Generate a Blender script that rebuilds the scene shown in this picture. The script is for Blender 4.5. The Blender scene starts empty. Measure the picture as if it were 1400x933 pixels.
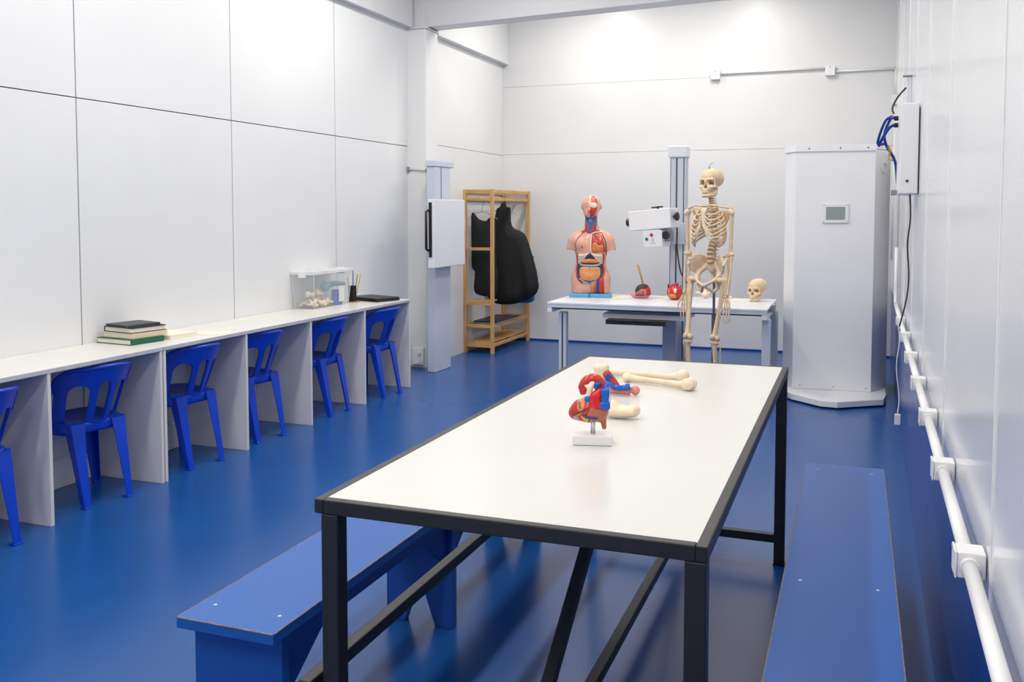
import bpy, math, random
import numpy as np
from mathutils import Vector, Matrix
from mathutils.geometry import delaunay_2d_cdt
R = math.radians
random.seed(7)
SC = bpy.context.scene
COL = SC.collection

# ---------------------------------------------------------------- camera
cd = bpy.data.cameras.new('camera')
cam = bpy.data.objects.new('camera', cd)
COL.objects.link(cam)
cam.location = (0, 0, 1.45)
cam.rotation_euler = (R(90 - 3.245), 0, R(20.358))
cd.sensor_width = 36
cd.lens = 1270 / 1400 * 36
cd.shift_y = (363 - 466.5) / 1400
cd.clip_start = 0.02
SC.camera = cam

# ---------------------------------------------------------------- world, lamps, exposure
w = bpy.data.worlds.new('world')
SC.world = w
w.use_nodes = True
w.node_tree.nodes['Background'].inputs[0].default_value = (0.75, 0.85, 1.0, 1)
w.node_tree.nodes['Background'].inputs[1].default_value = 0.3
SC.view_settings.view_transform = 'Standard'
SC.view_settings.look = 'None'
SC.view_settings.gamma = 1
SC.view_settings.exposure = -0.12
CEIL = 3.9
LAMPS = [  # x, y, power : rows of twin-tube battens running along the room
    (-2.75, -0.9, 42), (-2.75, 1.4, 34), (-2.75, 3.7, 33), (-2.75, 6.0, 48),
    (-0.75, -0.9, 34), (-0.75, 1.4, 26), (-0.75, 3.7, 26), (-0.75, 6.0, 26),
    (-2.65, 8.8, 30), (-1.1, 8.7, 31)]
for i, (lx, ly, lp) in enumerate(LAMPS):
    ld = bpy.data.lights.new('batten_light', 'AREA')
    ld.shape = 'RECTANGLE'
    ld.size, ld.size_y = 0.22, 1.5 if ly < 8 else 0.9
    ld.energy = lp
    ld.color = (1.0, 0.952, 0.85)
    lo = bpy.data.objects.new('batten_light', ld)
    lo.location = (lx, ly, CEIL - 0.105)
    COL.objects.link(lo)


# ---------------------------------------------------------------- helpers
def lin(c):
    return tuple(((v / 255) / 12.92 if v / 255 <= 0.04045 else ((v / 255 + 0.055) / 1.055) ** 2.4) for v in c)


MATS = {}


def M(name, rgb, rough=0.5, var=0.04, scale=8.0, bump=0.0, bscale=60.0, metal=0.0, spec=0.5, coat=0.0, stretch=None,
      rgb2=None, rvar=0.0):
    m = bpy.data.materials.new(name)
    m.use_nodes = True
    nt = m.node_tree
    N = nt.nodes
    b = N['Principled BSDF']
    c = lin(rgb)
    tc = N.new('ShaderNodeTexCoord')
    mp = N.new('ShaderNodeMapping')
    nt.links.new(tc.outputs['Object'], mp.inputs[0])
    if stretch:
        mp.inputs['Scale'].default_value = stretch
    nz = N.new('ShaderNodeTexNoise')
    nz.inputs['Scale'].default_value = scale
    nz.inputs['Detail'].default_value = 5
    nt.links.new(mp.outputs[0], nz.inputs['Vector'])
    mx = N.new('ShaderNodeMix')
    mx.data_type = 'RGBA'
    c2 = lin(rgb2) if rgb2 else tuple(v * (1 - var * 2.5) for v in c)
    mx.inputs['A'].default_value = (*[min(1, v * (1 + var)) for v in c], 1)
    mx.inputs['B'].default_value = (*c2, 1)
    rp = N.new('ShaderNodeMapRange')
    rp.inputs['From Min'].default_value = 0.3
    rp.inputs['From Max'].default_value = 0.7
    nt.links.new(nz.outputs[0], rp.inputs[0])
    nt.links.new(rp.outputs[0], mx.inputs['Factor'])
    nt.links.new(mx.outputs['Result'], b.inputs['Base Color'])
    b.inputs['Roughness'].default_value = rough
    if rvar:
        r2 = N.new('ShaderNodeMapRange')
        r2.inputs['To Min'].default_value = rough - rvar
        r2.inputs['To Max'].default_value = rough + rvar
        nt.links.new(nz.outputs[0], r2.inputs[0])
        nt.links.new(r2.outputs[0], b.inputs['Roughness'])
    b.inputs['Metallic'].default_value = metal
    b.inputs['Specular IOR Level'].default_value = spec
    b.inputs['Coat Weight'].default_value = coat
    b.inputs['Coat Roughness'].default_value = 0.1
    if bump:
        n2 = N.new('ShaderNodeTexNoise')
        n2.inputs['Scale'].default_value = bscale
        n2.inputs['Detail'].default_value = 4
        nt.links.new(mp.outputs[0], n2.inputs['Vector'])
        bp = N.new('ShaderNodeBump')
        bp.inputs['Strength'].default_value = bump
        bp.inputs['Distance'].default_value = 0.01
        nt.links.new(n2.outputs[0], bp.inputs['Height'])
        nt.links.new(bp.outputs[0], b.inputs['Normal'])
    MATS[name] = m
    return m


def clear_mat(name, rgb, alpha):
    m = M(name, rgb, 0.25, 0.02)
    nt = m.node_tree
    out = nt.nodes['Material Output']
    tr = nt.nodes.new('ShaderNodeBsdfTransparent')
    tr.inputs[0].default_value = (0.97, 0.98, 0.99, 1)
    ms = nt.nodes.new('ShaderNodeMixShader')
    ms.inputs[0].default_value = alpha
    nt.links.new(tr.outputs[0], ms.inputs[1])
    nt.links.new(nt.nodes['Principled BSDF'].outputs[0], ms.inputs[2])
    nt.links.new(ms.outputs[0], out.inputs[0])
    return m


def glow_mat(name, rgb, s):
    m = M(name, rgb, 0.4)
    b = m.node_tree.nodes['Principled BSDF']
    b.inputs['Emission Color'].default_value = (*lin(rgb), 1)
    b.inputs['Emission Strength'].default_value = s
    m.cycles.emission_sampling = 'NONE'
    return m


def link(o, parent=None):
    COL.objects.link(o)
    if parent is not None:
        o.parent = parent
    return o


def mk(name, v, f, mat, parent=None, smooth=False, bevel=0.0, seg=2, mats=None, fm=None):
    me = bpy.data.meshes.new(name)
    me.from_pydata([tuple(map(float, q)) for q in v], [], [tuple(map(int, q)) for q in f])
    me.update()
    if isinstance(mat, str):
        mat = MATS[mat]
    me.materials.append(mat)
    if smooth:
        me.polygons.foreach_set('use_smooth', [True] * len(me.polygons))
    o = bpy.data.objects.new(name, me)
    link(o, parent)
    if bevel:
        b = o.modifiers.new('bevel', 'BEVEL')
        b.width = bevel
        b.segments = seg
        b.limit_method = 'ANGLE'
        b.angle_limit = R(40)
    return o


def tag(o, label, cat, group=None, kind=None):
    o['label'] = label
    if cat:
        o['category'] = cat
    if group:
        o['group'] = group
    if kind:
        o['kind'] = kind
    return o


def thing(name, label, cat, loc=(0, 0, 0), rz=0.0, group=None):
    o = bpy.data.objects.new(name, None)
    o.empty_display_size = 0.05
    o.location = loc
    o.rotation_euler = (0, 0, rz)
    link(o)
    return tag(o, label, cat, group)


def struct(name, label, v=None, f=None, mat=None, **k):
    if v is None:
        o = bpy.data.objects.new(name, None)
        link(o)
    else:
        o = mk(name, v, f, mat, **k)
    o['kind'] = 'structure'
    o['label'] = label
    return o


class G:
    """collects geometry for one mesh"""

    def __init__(s):
        s.v = []
        s.f = []

    def add(s, v, f):
        n = len(s.v)
        s.v += [tuple(q) for q in v]
        s.f += [tuple(i + n for i in q) for q in f]
        return s

    def box(s, x0, x1, y0, y1, z0, z1):
        v = [(x, y, z) for z in (z0, z1) for y in (y0, y1) for x in (x0, x1)]
        return s.add(v, [(0, 2, 3, 1), (4, 5, 7, 6), (0, 1, 5, 4), (2, 6, 7, 3), (0, 4, 6, 2), (1, 3, 7, 5)])

    def prism(s, poly, a0, a1, axis='z'):
        """poly 2D, extruded along axis from a0 to a1; z:(x,y) y:(x,z) x:(y,z)"""
        n = len(poly)
        area = sum(poly[i][0] * poly[(i + 1) % n][1] - poly[(i + 1) % n][0] * poly[i][1] for i in range(n))
        if (area < 0) != (axis == 'y'):
            poly = poly[::-1]
        P = {'z': lambda p, a: (p[0], p[1], a), 'y': lambda p, a: (p[0], a, p[1]), 'x': lambda p, a: (a, p[0], p[1])}[axis]
        v = [P(p, a0) for p in poly] + [P(p, a1) for p in poly]
        f = [tuple(range(n))[::-1], tuple(range(n, 2 * n))]
        f += [(i, (i + 1) % n, n + (i + 1) % n, n + i) for i in range(n)]
        return s.add(v, f)

    def tube(s, pts, r, n=8, caps=True, flat=1.0):
        pts = [Vector(p) for p in pts]
        rs = r if hasattr(r, '__len__') else [r] * len(pts)
        t0 = (pts[1] - pts[0]).normalized()
        up = Vector((0, 0, 1)) if abs(t0.z) < 0.9 else Vector((0, 1, 0))
        a = t0.cross(up).normalized()
        v = []
        for i, p in enumerate(pts):
            t = (pts[min(i + 1, len(pts) - 1)] - pts[max(i - 1, 0)]).normalized()
            a = (a - t * a.dot(t)).normalized()
            b = t.cross(a)
            for k in range(n):
                th = 2 * math.pi * k / n
                v.append(p + (a * math.cos(th) + b * math.sin(th) * flat) * rs[i])
        f = []
        for i in range(len(pts) - 1):
            for k in range(n):
                f.append((i * n + k, i * n + (k + 1) % n, (i + 1) * n + (k + 1) % n, (i + 1) * n + k))
        if caps:
            f.append(tuple(range(n))[::-1])
            f.append(tuple(range((len(pts) - 1) * n, len(pts) * n)))
        return s.add(v, f)

    def bar(s, a, b, wd, ht, up=(0, 0, 1)):
        """square bar from a to b"""
        a, b = Vector(a), Vector(b)
        t = (b - a).normalized()
        u = Vector(up)
        sx = t.cross(u).normalized() * wd / 2
        sz = sx.cross(t).normalized() * ht / 2
        v = [p + i * sx + j * sz for p in (a, b) for i, j in ((-1, -1), (1, -1), (1, 1), (-1, 1))]
        return s.add(v, [(3, 2, 1, 0), (4, 5, 6, 7), (0, 1, 5, 4), (1, 2, 6, 5), (2, 3, 7, 6), (3, 0, 4, 7)])

    def lathe(s, prof, c=(0, 0, 0), n=20):
        v = [(c[0] + r * math.cos(2 * math.pi * k / n), c[1] + r * math.sin(2 * math.pi * k / n), c[2] + z) for r, z in prof for k in range(n)]
        f = [(i * n + k, i * n + (k + 1) % n, (i + 1) * n + (k + 1) % n, (i + 1) * n + k) for i in range(len(prof) - 1) for k in range(n)]
        f.append(tuple(range(n))[::-1])
        f.append(tuple(range((len(prof) - 1) * n, len(prof) * n)))
        return s.add(v, f)

    def ball(s, c, r, n=12):
        r = r if hasattr(r, '__len__') else (r, r, r)
        m = n // 2
        prof = [(math.sin(math.pi * (i + .02) / (m + .04)), -math.cos(math.pi * (i + .02) / (m + .04))) for i in range(m + 1)]
        g = G().lathe(prof, n=n)
        return s.add([(c[0] + x * r[0], c[1] + y * r[1], c[2] + z * r[2]) for x, y, z in g.v], g.f)

    def xf(s, mat):
        s.v = [tuple(mat @ Vector(q)) for q in s.v]
        return s

    def shear(s, k=0.012):
        s.v = [(x + k * y, y, z) for x, y, z in s.v]
        return s

    def build(s, name, mat, parent=None, **k):
        return mk(name, s.v, s.f, mat, parent, **k)


def bx(name, x0, x1, y0, y1, z0, z1, mat, parent=None, bevel=0.003, **k):
    return G().box(x0, x1, y0, y1, z0, z1).build(name, mat, parent, bevel=bevel, **k)


def catmull(pts, n=6, closed=False):
    pts = [np.array(p, float) for p in pts]
    N = len(pts)
    out = []
    for i in range(N if closed else N - 1):
        if closed:
            a, b, c, d = pts[i - 1], pts[i], pts[(i + 1) % N], pts[(i + 2) % N]
        else:
            a, b, c, d = pts[max(i - 1, 0)], pts[i], pts[i + 1], pts[min(i + 2, N - 1)]
        for k in range(n):
            t = k / n
            out.append(0.5 * (2 * b + (c - a) * t + (2 * a - 5 * b + 4 * c - d) * t * t + (3 * b - a - 3 * c + d) * t ** 3))
    if not closed:
        out.append(pts[-1])
    return [tuple(p) for p in out]


def inpoly(p, poly):
    x, y = p
    c = False
    j = len(poly) - 1
    for i in range(len(poly)):
        xi, yi = poly[i]
        xj, yj = poly[j]
        if (yi > y) != (yj > y) and x < (xj - xi) * (y - yi) / (yj - yi) + xi:
            c = not c
        j = i
    return c


def plate(loops, res):
    """2D outline (first loop) with holes -> verts2d, tris, boundary loops(index lists)"""
    P, E = [], []
    for lp in loops:
        n = len(P)
        P += [Vector((a, b)) for a, b in lp]
        E += [(n + i, n + (i + 1) % len(lp)) for i in range(len(lp))]
    xs = [p[0] for p in loops[0]]
    ys = [p[1] for p in loops[0]]
    nb = np.array([tuple(p) for p in P])
    x = min(xs) + res / 2
    while x < max(xs):
        y = min(ys) + res / 2
        while y < max(ys):
            if inpoly((x, y), loops[0]) and not any(inpoly((x, y), h) for h in loops[1:]):
                if np.min(np.hypot(nb[:, 0] - x, nb[:, 1] - y)) > res * 0.45:
                    P.append(Vector((x, y)))
            y += res
        x += res
    V, _, F, *_ = delaunay_2d_cdt(P, E, [], 0, 1e-6)
    V = [tuple(q) for q in V]
    T = []
    for t in F:
        c = (sum(V[i][0] for i in t) / 3, sum(V[i][1] for i in t) / 3)
        if inpoly(c, loops[0]) and not any(inpoly(c, h) for h in loops[1:]):
            T.append(tuple(t))
    cnt = {}
    for t in T:
        for i in range(3):
            e = (t[i], t[(i + 1) % 3])
            cnt[e] = 1
    B = [e for e in cnt if (e[1], e[0]) not in cnt]
    return V, T, B


def slab(loops, res, fn_front, fn_back):
    """thick plate: fn maps (u,v) to a 3D point for the two faces"""
    V, T, B = plate(loops, res)
    n = len(V)
    v = [fn_front(*q) for q in V] + [fn_back(*q) for q in V]
    f = list(T) + [(n + c, n + b, n + a) for a, b, c in T] + [(b, a, n + a, n + b) for a, b in B]
    return v, f


# ---- implicit surfaces (smooth organic forms)
def surfnet(fn, lo, hi, h):
    lo = np.array(lo, float)
    n = [int(math.ceil((hi[i] - lo[i]) / h)) + 1 for i in range(3)]
    ax = [lo[i] + h * np.arange(n[i]) for i in range(3)]
    P = np.stack(np.meshgrid(*ax, indexing='ij'), -1)
    V = fn(P)
    I = V < 0
    cs = tuple(k - 1 for k in n)
    acc = np.zeros(cs + (3,))
    cnt = np.zeros(cs)
    base = np.stack(np.meshgrid(*[np.arange(k) for k in cs], indexing='ij'), -1).astype(float)
    for a in range(3):
        b, c = [k for k in range(3) if k != a]
        for ob in (0, 1):
            for oc in (0, 1):
                s0 = [None] * 3
                s1 = [None] * 3
                s0[a] = slice(0, n[a] - 1)
                s1[a] = slice(1, n[a])
                s0[b] = s1[b] = slice(ob, n[b] - 1 + ob)
                s0[c] = s1[c] = slice(oc, n[c] - 1 + oc)
                v0, v1 = V[tuple(s0)], V[tuple(s1)]
                cr = (v0 < 0) != (v1 < 0)
                t = np.where(cr, v0 / np.where(cr, v0 - v1, 1), 0)
                p = base.copy()
                p[..., a] += t
                p[..., b] += ob
                p[..., c] += oc
                acc += p * cr[..., None]
                cnt += cr
    act = cnt > 0
    idx = -np.ones(cs, int)
    idx[act] = np.arange(act.sum())
    verts = lo + h * acc[act] / cnt[act][:, None]
    F = []
    for a in range(3):
        b, c = [(1, 2), (2, 0), (0, 1)][a]
        s0 = [None] * 3
        s1 = [None] * 3
        s0[a] = slice(0, n[a] - 1)
        s1[a] = slice(1, n[a])
        for k in (b, c):
            s0[k] = s1[k] = slice(1, n[k] - 1)
        v0, v1 = I[tuple(s0)], I[tuple(s1)]
        for sgn in (0, 1):
            w_ = np.argwhere((v0 & ~v1) if sgn == 0 else (~v0 & v1))
            if len(w_) == 0:
                continue
            q = []
            for ob, oc in ((0, 0), (1, 0), (1, 1), (0, 1)):
                e = w_.copy()
                e[:, b] += ob
                e[:, c] += oc
                q.append(idx[e[:, 0], e[:, 1], e[:, 2]])
            q = np.stack(q, 1)
            F.append(q if sgn == 0 else q[:, ::-1])
    return verts, np.concatenate(F)


def nrm(d):
    return np.sqrt((d * d).sum(-1))


def sph(p, c, r):
    return nrm(p - np.array(c)) - r


def ell(p, c, r, rot=None):
    d = p - np.array(c)
    if rot is not None:
        d = d @ rot
    r = np.array(r, float)
    k0 = nrm(d / r)
    k1 = nrm(d / (r * r)) + 1e-9
    return k0 * (k0 - 1) / k1


def cap(p, a, b, ra, rb=None):
    rb = ra if rb is None else rb
    a, b = np.array(a, float), np.array(b, float)
    ab = b - a
    t = np.clip(((p - a) @ ab) / (ab @ ab), 0, 1)
    return nrm(p - a - t[..., None] * ab) - (ra + (rb - ra) * t)


def chain(p, pts, rs, k=0.0):
    d = None
    for i in range(len(pts) - 1):
        e = cap(p, pts[i], pts[i + 1], rs[i], rs[i + 1])
        d = e if d is None else (np.minimum(d, e) if k == 0 else smin(k, d, e))
    return d


def rbox(p, c, h, r):
    q = np.abs(p - np.array(c)) - (np.array(h) - r)
    return nrm(np.maximum(q, 0)) + np.minimum(q.max(-1), 0) - r


def smin(k, *ds):
    d = ds[0]
    for e in ds[1:]:
        h = np.clip(0.5 + 0.5 * (e - d) / k, 0, 1)
        d = e * (1 - h) + d * h - k * h * (1 - h)
    return d


def smax(k, a, b):
    return -smin(k, -a, -b)


def rotm(x=0, y=0, z=0):
    m = Matrix.Rotation(R(z), 3, 'Z') @ Matrix.Rotation(R(y), 3, 'Y') @ Matrix.Rotation(R(x), 3, 'X')
    return np.array(m)


def organic(name, fn, lo, hi, h, mat, parent=None, xform=None):
    v, f = surfnet(fn, lo, hi, h)
    if xform is not None:
        v = [tuple(xform @ Vector(q)) for q in v]
    return mk(name, v, f, mat, parent, smooth=True)


# ---------------------------------------------------------------- materials
M('floor_vinyl', (21, 80, 150), 0.26, 0.01, 2.0, rgb2=(19, 76, 144), rvar=0.02)
M('dado_blue', (16, 66, 150), 0.25, 0.05, 3.0, 0.04, 90)
M('wall_white', (226, 227, 229), 0.35, 0.012, 1.5, 0.02, 40)
M('panel_white', (226, 228, 231), 0.28, 0.012, 1.2, 0.015, 30)
M('steel_panel', (226, 227, 232), 0.16, 0.012, 1.2, 0.02, 3.0)
M('joint_dark', (96, 98, 104), 0.7)
M('joint_light', (238, 239, 242), 0.35)
M('beam_shaded', (212, 212, 216), 0.45, 0.015, 2)  # beam white greyed: the weaker light up there is put into the colour
M('ceiling_white', (232, 232, 232), 0.6, 0.01)
M('laminate_white', (220, 219, 217), 0.3, 0.015, 6, 0.02, 200)
M('laminate_side', (222, 221, 226), 0.35, 0.03, 4, 0.03, 150, stretch=(1, 1, .3))
M('edge_grey', (196, 197, 206), 0.45, 0.04, 20)
M('chair_blue', (4, 64, 196), 0.3, 0.04, 5, rgb2=(4, 58, 182))
M('bench_blue', (28, 90, 172), 0.33, 0.02, 4, 0.02, 180)
M('bench_side', (24, 80, 166), 0.4, 0.02, 4, 0.02, 180)
M('worn_edge', (150, 130, 110), 0.7, 0.2, 60)
M('screw_metal', (215, 215, 215), 0.35, metal=0.6)
M('black_steel', (36, 36, 38), 0.42, 0.06, 30, 0.05, 200)
M('table_white', (215, 215, 211), 0.22, 0.008, 3, 0.01, 120)
M('white_metal', (226, 228, 236), 0.32, 0.012, 3)
M('blue_grey_metal', (196, 204, 220), 0.38, 0.02, 3)
M('cabinet_white', (240, 241, 244), 0.3, 0.01, 3)
M('grey_metal', (150, 154, 162), 0.35, 0.03, 6, metal=0.5)
M('dark_groove', (60, 62, 68), 0.5)
M('chrome', (200, 200, 205), 0.18, metal=1.0)
M('white_plastic', (236, 236, 238), 0.32, 0.01)
M('black_plastic', (20, 20, 22), 0.4, 0.05, 20)
M('black_cloth', (17, 17, 19), 0.75, 0.1, 12, 0.08, 60)
M('pine', (214, 172, 112), 0.5, 0.08, 5, 0.08, 60, stretch=(14, 14, 1.0), rgb2=(186, 138, 80))
M('pine_x', (214, 172, 112), 0.5, 0.08, 5, 0.08, 60, stretch=(1.0, 14, 14), rgb2=(186, 138, 80))
M('pine_y', (214, 172, 112), 0.5, 0.08, 5, 0.08, 60, stretch=(14, 1.0, 14), rgb2=(186, 138, 80))
M('bone', (232, 208, 176), 0.45, 0.05, 25, 0.12, 120, rgb2=(220, 190, 152))
M('bone_pale', (236, 220, 196), 0.42, 0.04, 18, 0.1, 100, rgb2=(228, 206, 176))
M('neck_blue', (80, 100, 150), 0.35, 0.05)
M('cavity', (66, 62, 82), 0.4, 0.05)
M('socket_shade', (132, 98, 62), 0.7, 0.1, 30)  # dark bone tone that paints the shade inside the skull's hollows
M('tooth', (236, 216, 186), 0.35)
M('disc_brown', (196, 158, 112), 0.5)
M('skin', (226, 168, 148), 0.3, 0.03, 12, spec=0.5)
M('skin_line', (92, 50, 52), 0.5)
M('nipple', (186, 108, 92), 0.4)
M('muscle', (196, 70, 58), 0.32, 0.1, 40, stretch=(1, 1, .25), rgb2=(166, 48, 44))
M('muscle_light', (218, 118, 98), 0.32, 0.08, 40)
M('vein_blue', (34, 72, 148), 0.32, 0.05)
M('bright_blue', (16, 92, 196), 0.22, 0.03)
M('bright_red', (206, 34, 36), 0.22, 0.05)
M('heart_red', (200, 52, 42), 0.28, 0.1, 14, rgb2=(176, 40, 34))
M('heart_brown', (184, 104, 80), 0.32, 0.08, 16)
M('pink', (232, 148, 136), 0.32, 0.06, 14)
M('orange', (226, 140, 66), 0.32, 0.08, 14)
M('peach', (232, 166, 112), 0.35, 0.05, 14)
M('yellow', (232, 176, 44), 0.35, 0.06)
M('teal_grey', (92, 112, 110), 0.4)
M('navy', (36, 44, 80), 0.4)
M('slate', (150, 160, 176), 0.4)
M('cream', (240, 224, 204), 0.35, 0.03)
M('base_blue', (92, 170, 220), 0.35, 0.03)
M('charcoal', (50, 54, 60), 0.5)
M('magenta', (176, 44, 96), 0.35)
M('teal', (96, 160, 172), 0.4, 0.05)
M('book_black', (30, 32, 34), 0.55, 0.08, 30)
M('book_grey', (66, 68, 76), 0.55, 0.06, 40, 0.1, 300)
M('book_green', (20, 92, 70), 0.45, 0.06, 30)
M('book_cream', (226, 210, 178), 0.6, 0.04)
M('paper', (236, 230, 218), 0.7, 0.05, 90, stretch=(1, 1, 30))
M('paper_cream', (238, 230, 212), 0.6, 0.03)
M('cork', (176, 126, 78), 0.8, 0.15, 120)
M('pencil_red', (196, 110, 96), 0.5)
M('pencil_blue', (28, 96, 176), 0.45)
M('pencil_green', (120, 140, 70), 0.45)
M('pencil_yellow', (216, 160, 50), 0.45)
M('cable_blue', (10, 64, 160), 0.35, 0.03)
M('cable_black', (30, 30, 32), 0.5)
M('cable_white', (235, 235, 238), 0.4)
M('lcd', (150, 160, 158), 0.2, 0.03)
M('text_grey', (110, 112, 120), 0.6)
M('text_red', (190, 60, 60), 0.5)
M('indicator_green', (60, 120, 84), 0.3)
M('indicator_red', (190, 40, 44), 0.3)
M('brass', (176, 140, 74), 0.4, metal=0.4)
M('bag_blue', (20, 116, 190), 0.5, 0.06)
clear_mat('clear_plastic', (240, 243, 246), 0.24)
clear_mat('clear_lid', (246, 247, 248), 0.62)
glow_mat('tube_glow', (255, 252, 246), 3.0)

# ================================================================ the room
XL, YB, Y0 = -3.93, 9.95, -2.8
g = G().box(-4.15, 0.6, Y0 - 0.1, YB + 0.1, -0.1, 0)
struct('floor', 'glossy blue vinyl floor', g.v, g.f, 'floor_vinyl')
g = G().box(-4.15, 0.6, Y0 - 0.1, YB + 0.1, CEIL, CEIL + 0.1)
struct('ceiling', 'white ceiling above the beams', g.v, g.f, 'ceiling_white')

wl = struct('wall_left', 'white panelled wall behind the study desks', *(lambda q: (q.v, q.f))(G().box(-4.1, XL - 0.013, Y0, 7.9, 0, CEIL)), 'joint_dark')
ys = [Y0, -1.385, -0.067, 1.251, 2.569, 3.887, 5.205, 6.523, 7.84]
for i in range(len(ys) - 1):
    for z0, z1 in ((0, 2.062), (2.068, 3.16)):
        bx('panel', XL - 0.013, XL, ys[i] + 0.0045, ys[i + 1] - 0.0045, z0, z1, 'panel_white', wl, bevel=0.0012)
bx('cover_strip', XL, XL + 0.004, 7.62, 7.83, 2.07, 3.15, 'panel_white', wl, bevel=0.001)

wa = struct('wall_alcove', 'white side wall beyond the column behind the wooden rack',
            *(lambda q: (q.v, q.f))(G().box(-4.1, -3.813, 7.9, YB + 0.1, 0, CEIL)), 'joint_dark')
for z0, z1 in ((0, 2.098), (2.102, 3.13)):
    bx('panel', -3.813, -3.80, 8.04, YB - 0.004, z0, z1, 'wall_white', wa, bevel=0.001)

wb = struct('wall_back', 'white panelled wall at the far end', *(lambda q: (q.v, q.f))(G().box(-4.1, 0.6, YB + 0.012, YB + 0.12, 0, CEIL)), 'joint_light')
for z0, z1 in ((0.0, 2.108), (2.1105, 2.868), (2.870, CEIL)):
    bx('panel', -3.81, 0.5, YB, YB + 0.013, z0, z1, 'wall_white', wb, bevel=0.001)

wr = struct('wall_right', 'glossy white panelled wall with a blue dado', *(lambda q: (q.v, q.f))(G().box(0.228, 0.4, Y0, YB + 0.05, 0, CEIL).shear()), 'joint_light')
ysr = [Y0, -1.67, -0.505, 0.66, 1.825, 2.99, 4.155, 5.32, 6.485, 7.65, 8.815, YB]
for i in range(len(ysr) - 1):
    G().box(0.215, 0.23, ysr[i] + 0.002, ysr[i + 1] - 0.002, 0.692, CEIL).shear().build('panel', 'steel_panel', wr, bevel=0.001)
    G().box(0.2125, 0.225, ysr[i + 1] - 0.005, ysr[i + 1] + 0.005, 0.7, CEIL).shear().build('joint_strip', 'joint_light', wr, bevel=0.002)
G().box(0.217, 0.23, Y0, YB, 0, 0.69).shear().build('dado', 'dado_blue', wr)
bx('wall_front', -4.1, 0.6, Y0 - 0.1, Y0, 0, CEIL, 'wall_white', bevel=0)
bpy.data.objects['wall_front']['kind'] = 'structure'
bpy.data.objects['wall_front']['label'] = 'plain white wall behind the viewer'

# column, ring beams, cross beam
cb = struct('trim_1', 'square white column between the desks and the alcove', *(lambda q: (q.v, q.f))(G().box(-3.95, -3.738, 7.8, 8.06, 0, 3.135)), 'wall_white', bevel=0.004)
bx('capital_plate', -3.955, -3.725, 7.785, 8.075, 3.135, 3.15, 'beam_shaded', cb)
bx('upper_shaft', -3.90, -3.765, 7.83, 8.03, 3.15, CEIL, 'beam_shaded', cb)
struct('trim_2', 'long white beam running above the left wall panels', *(lambda q: (q.v, q.f))(G().box(-3.99, -3.868, Y0, 7.80, 3.15, CEIL)), 'beam_shaded', bevel=0.004)
struct('trim_3', 'white beam above the alcove side wall', *(lambda q: (q.v, q.f))(G().box(-3.95, -3.73, 8.06, YB, 3.12, CEIL)), 'wall_white', bevel=0.004)
g = G().prism([(-3.80, 3.156), (0.36, 3.27), (0.36, CEIL), (-3.80, CEIL)], 7.85, 8.05, 'y')
struct('trim_4', 'cross beam shaded in grey spanning the room under the ceiling', g.v, g.f, 'beam_shaded', bevel=0.004)
g = G().box(XL, XL + 0.016, Y0, 7.80, 0, 0.15).box(XL, XL + 0.01, Y0, 7.80, 0.15, 0.158)
struct('baseboard_left', 'white skirting board below the desks', g.v, g.f, 'panel_white', bevel=0.002)
g = G().box(-3.80, 0.33, YB - 0.006, YB + 0.002, 0, 0.02)
struct('baseboard_back', 'thin blue floor edging along the far wall', g.v, g.f, 'dado_blue')

# ceiling battens (the lamps above the frame)
names = ['front left', 'second left', 'third left', 'fourth left', 'front right', 'second right', 'third right', 'fourth right', 'alcove left', 'alcove right']
for (lx, ly, lp), nm in zip(LAMPS, names):
    L = 1.5 if ly < 8 else 0.9
    t = thing('ceiling_lamp', 'white twin-tube batten on the ceiling, %s of the rows' % nm, 'lamp', (lx, ly, CEIL), 0, 'ceiling battens')
    bx('housing', -0.13, 0.13, -L / 2 - .03, L / 2 + .03, -0.06, 0, 'white_metal', t)
    for s in (-0.06, 0.06):
        G().tube([(s, -L / 2, -0.08), (s, L / 2, -0.08)], 0.013, 10).build('tube', 'tube_glow', t, smooth=True)

# ================================================================ study desks
ZD = 0.735
XF = -3.46


def desk(label, y0, y1, divs):
    t = thing('study_desk', label, 'desk', (XF - 0.23, (y0 + y1) / 2, 0))
    oy = (y0 + y1) / 2
    ox = XF - 0.23
    bx('desktop', XL + 0.002 - ox, XF - ox, y0 - oy, y1 - oy, ZD - 0.022, ZD, 'laminate_white', t, bevel=0.0015)
    bx('edge_band', XF - ox, XF + 0.0015 - ox, y0 - oy, y1 - oy, ZD - 0.021, ZD - 0.001, 'edge_grey', t, bevel=0.0005)
    for d in divs:
        bx('side_panel', XL + 0.018 - ox, XF - 0.002 - ox, d - 0.009 - oy, d + 0.009 - oy, 0, ZD - 0.0225, 'laminate_side', t, bevel=0.0015)
        bx('panel_edge', XF - 0.0025 - ox, XF - 0.0008 - ox, d - 0.009 - oy, d + 0.009 - oy, 0.001, ZD - 0.0225, 'laminate_white', t, bevel=0.0004)
    return t


desk('white study desk unit nearest the viewer, books lie across its far end', 1.00, 3.966, (1.02, 1.755, 2.49, 3.222, 3.954))
desk('white study desk unit carrying the clear box and laptop', 3.97, 6.90, (3.982, 4.695, 5.407, 6.145, 6.888))


# ================================================================ blue plastic chairs
def backpt(u, z, off):
    hw = 0.178 + 0.034 * (z - 0.40) / 0.28
    x = u * hw
    y = 0.085 - (z - 0.40) * 0.37 + 0.125 * abs(u) ** 2.2
    # outward normal is mostly -y
    nx, ny = 0.95 * u, -0.84
    l = math.hypot(nx, ny)
    return (x + nx / l * off, y + ny / l * off, z)


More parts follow.
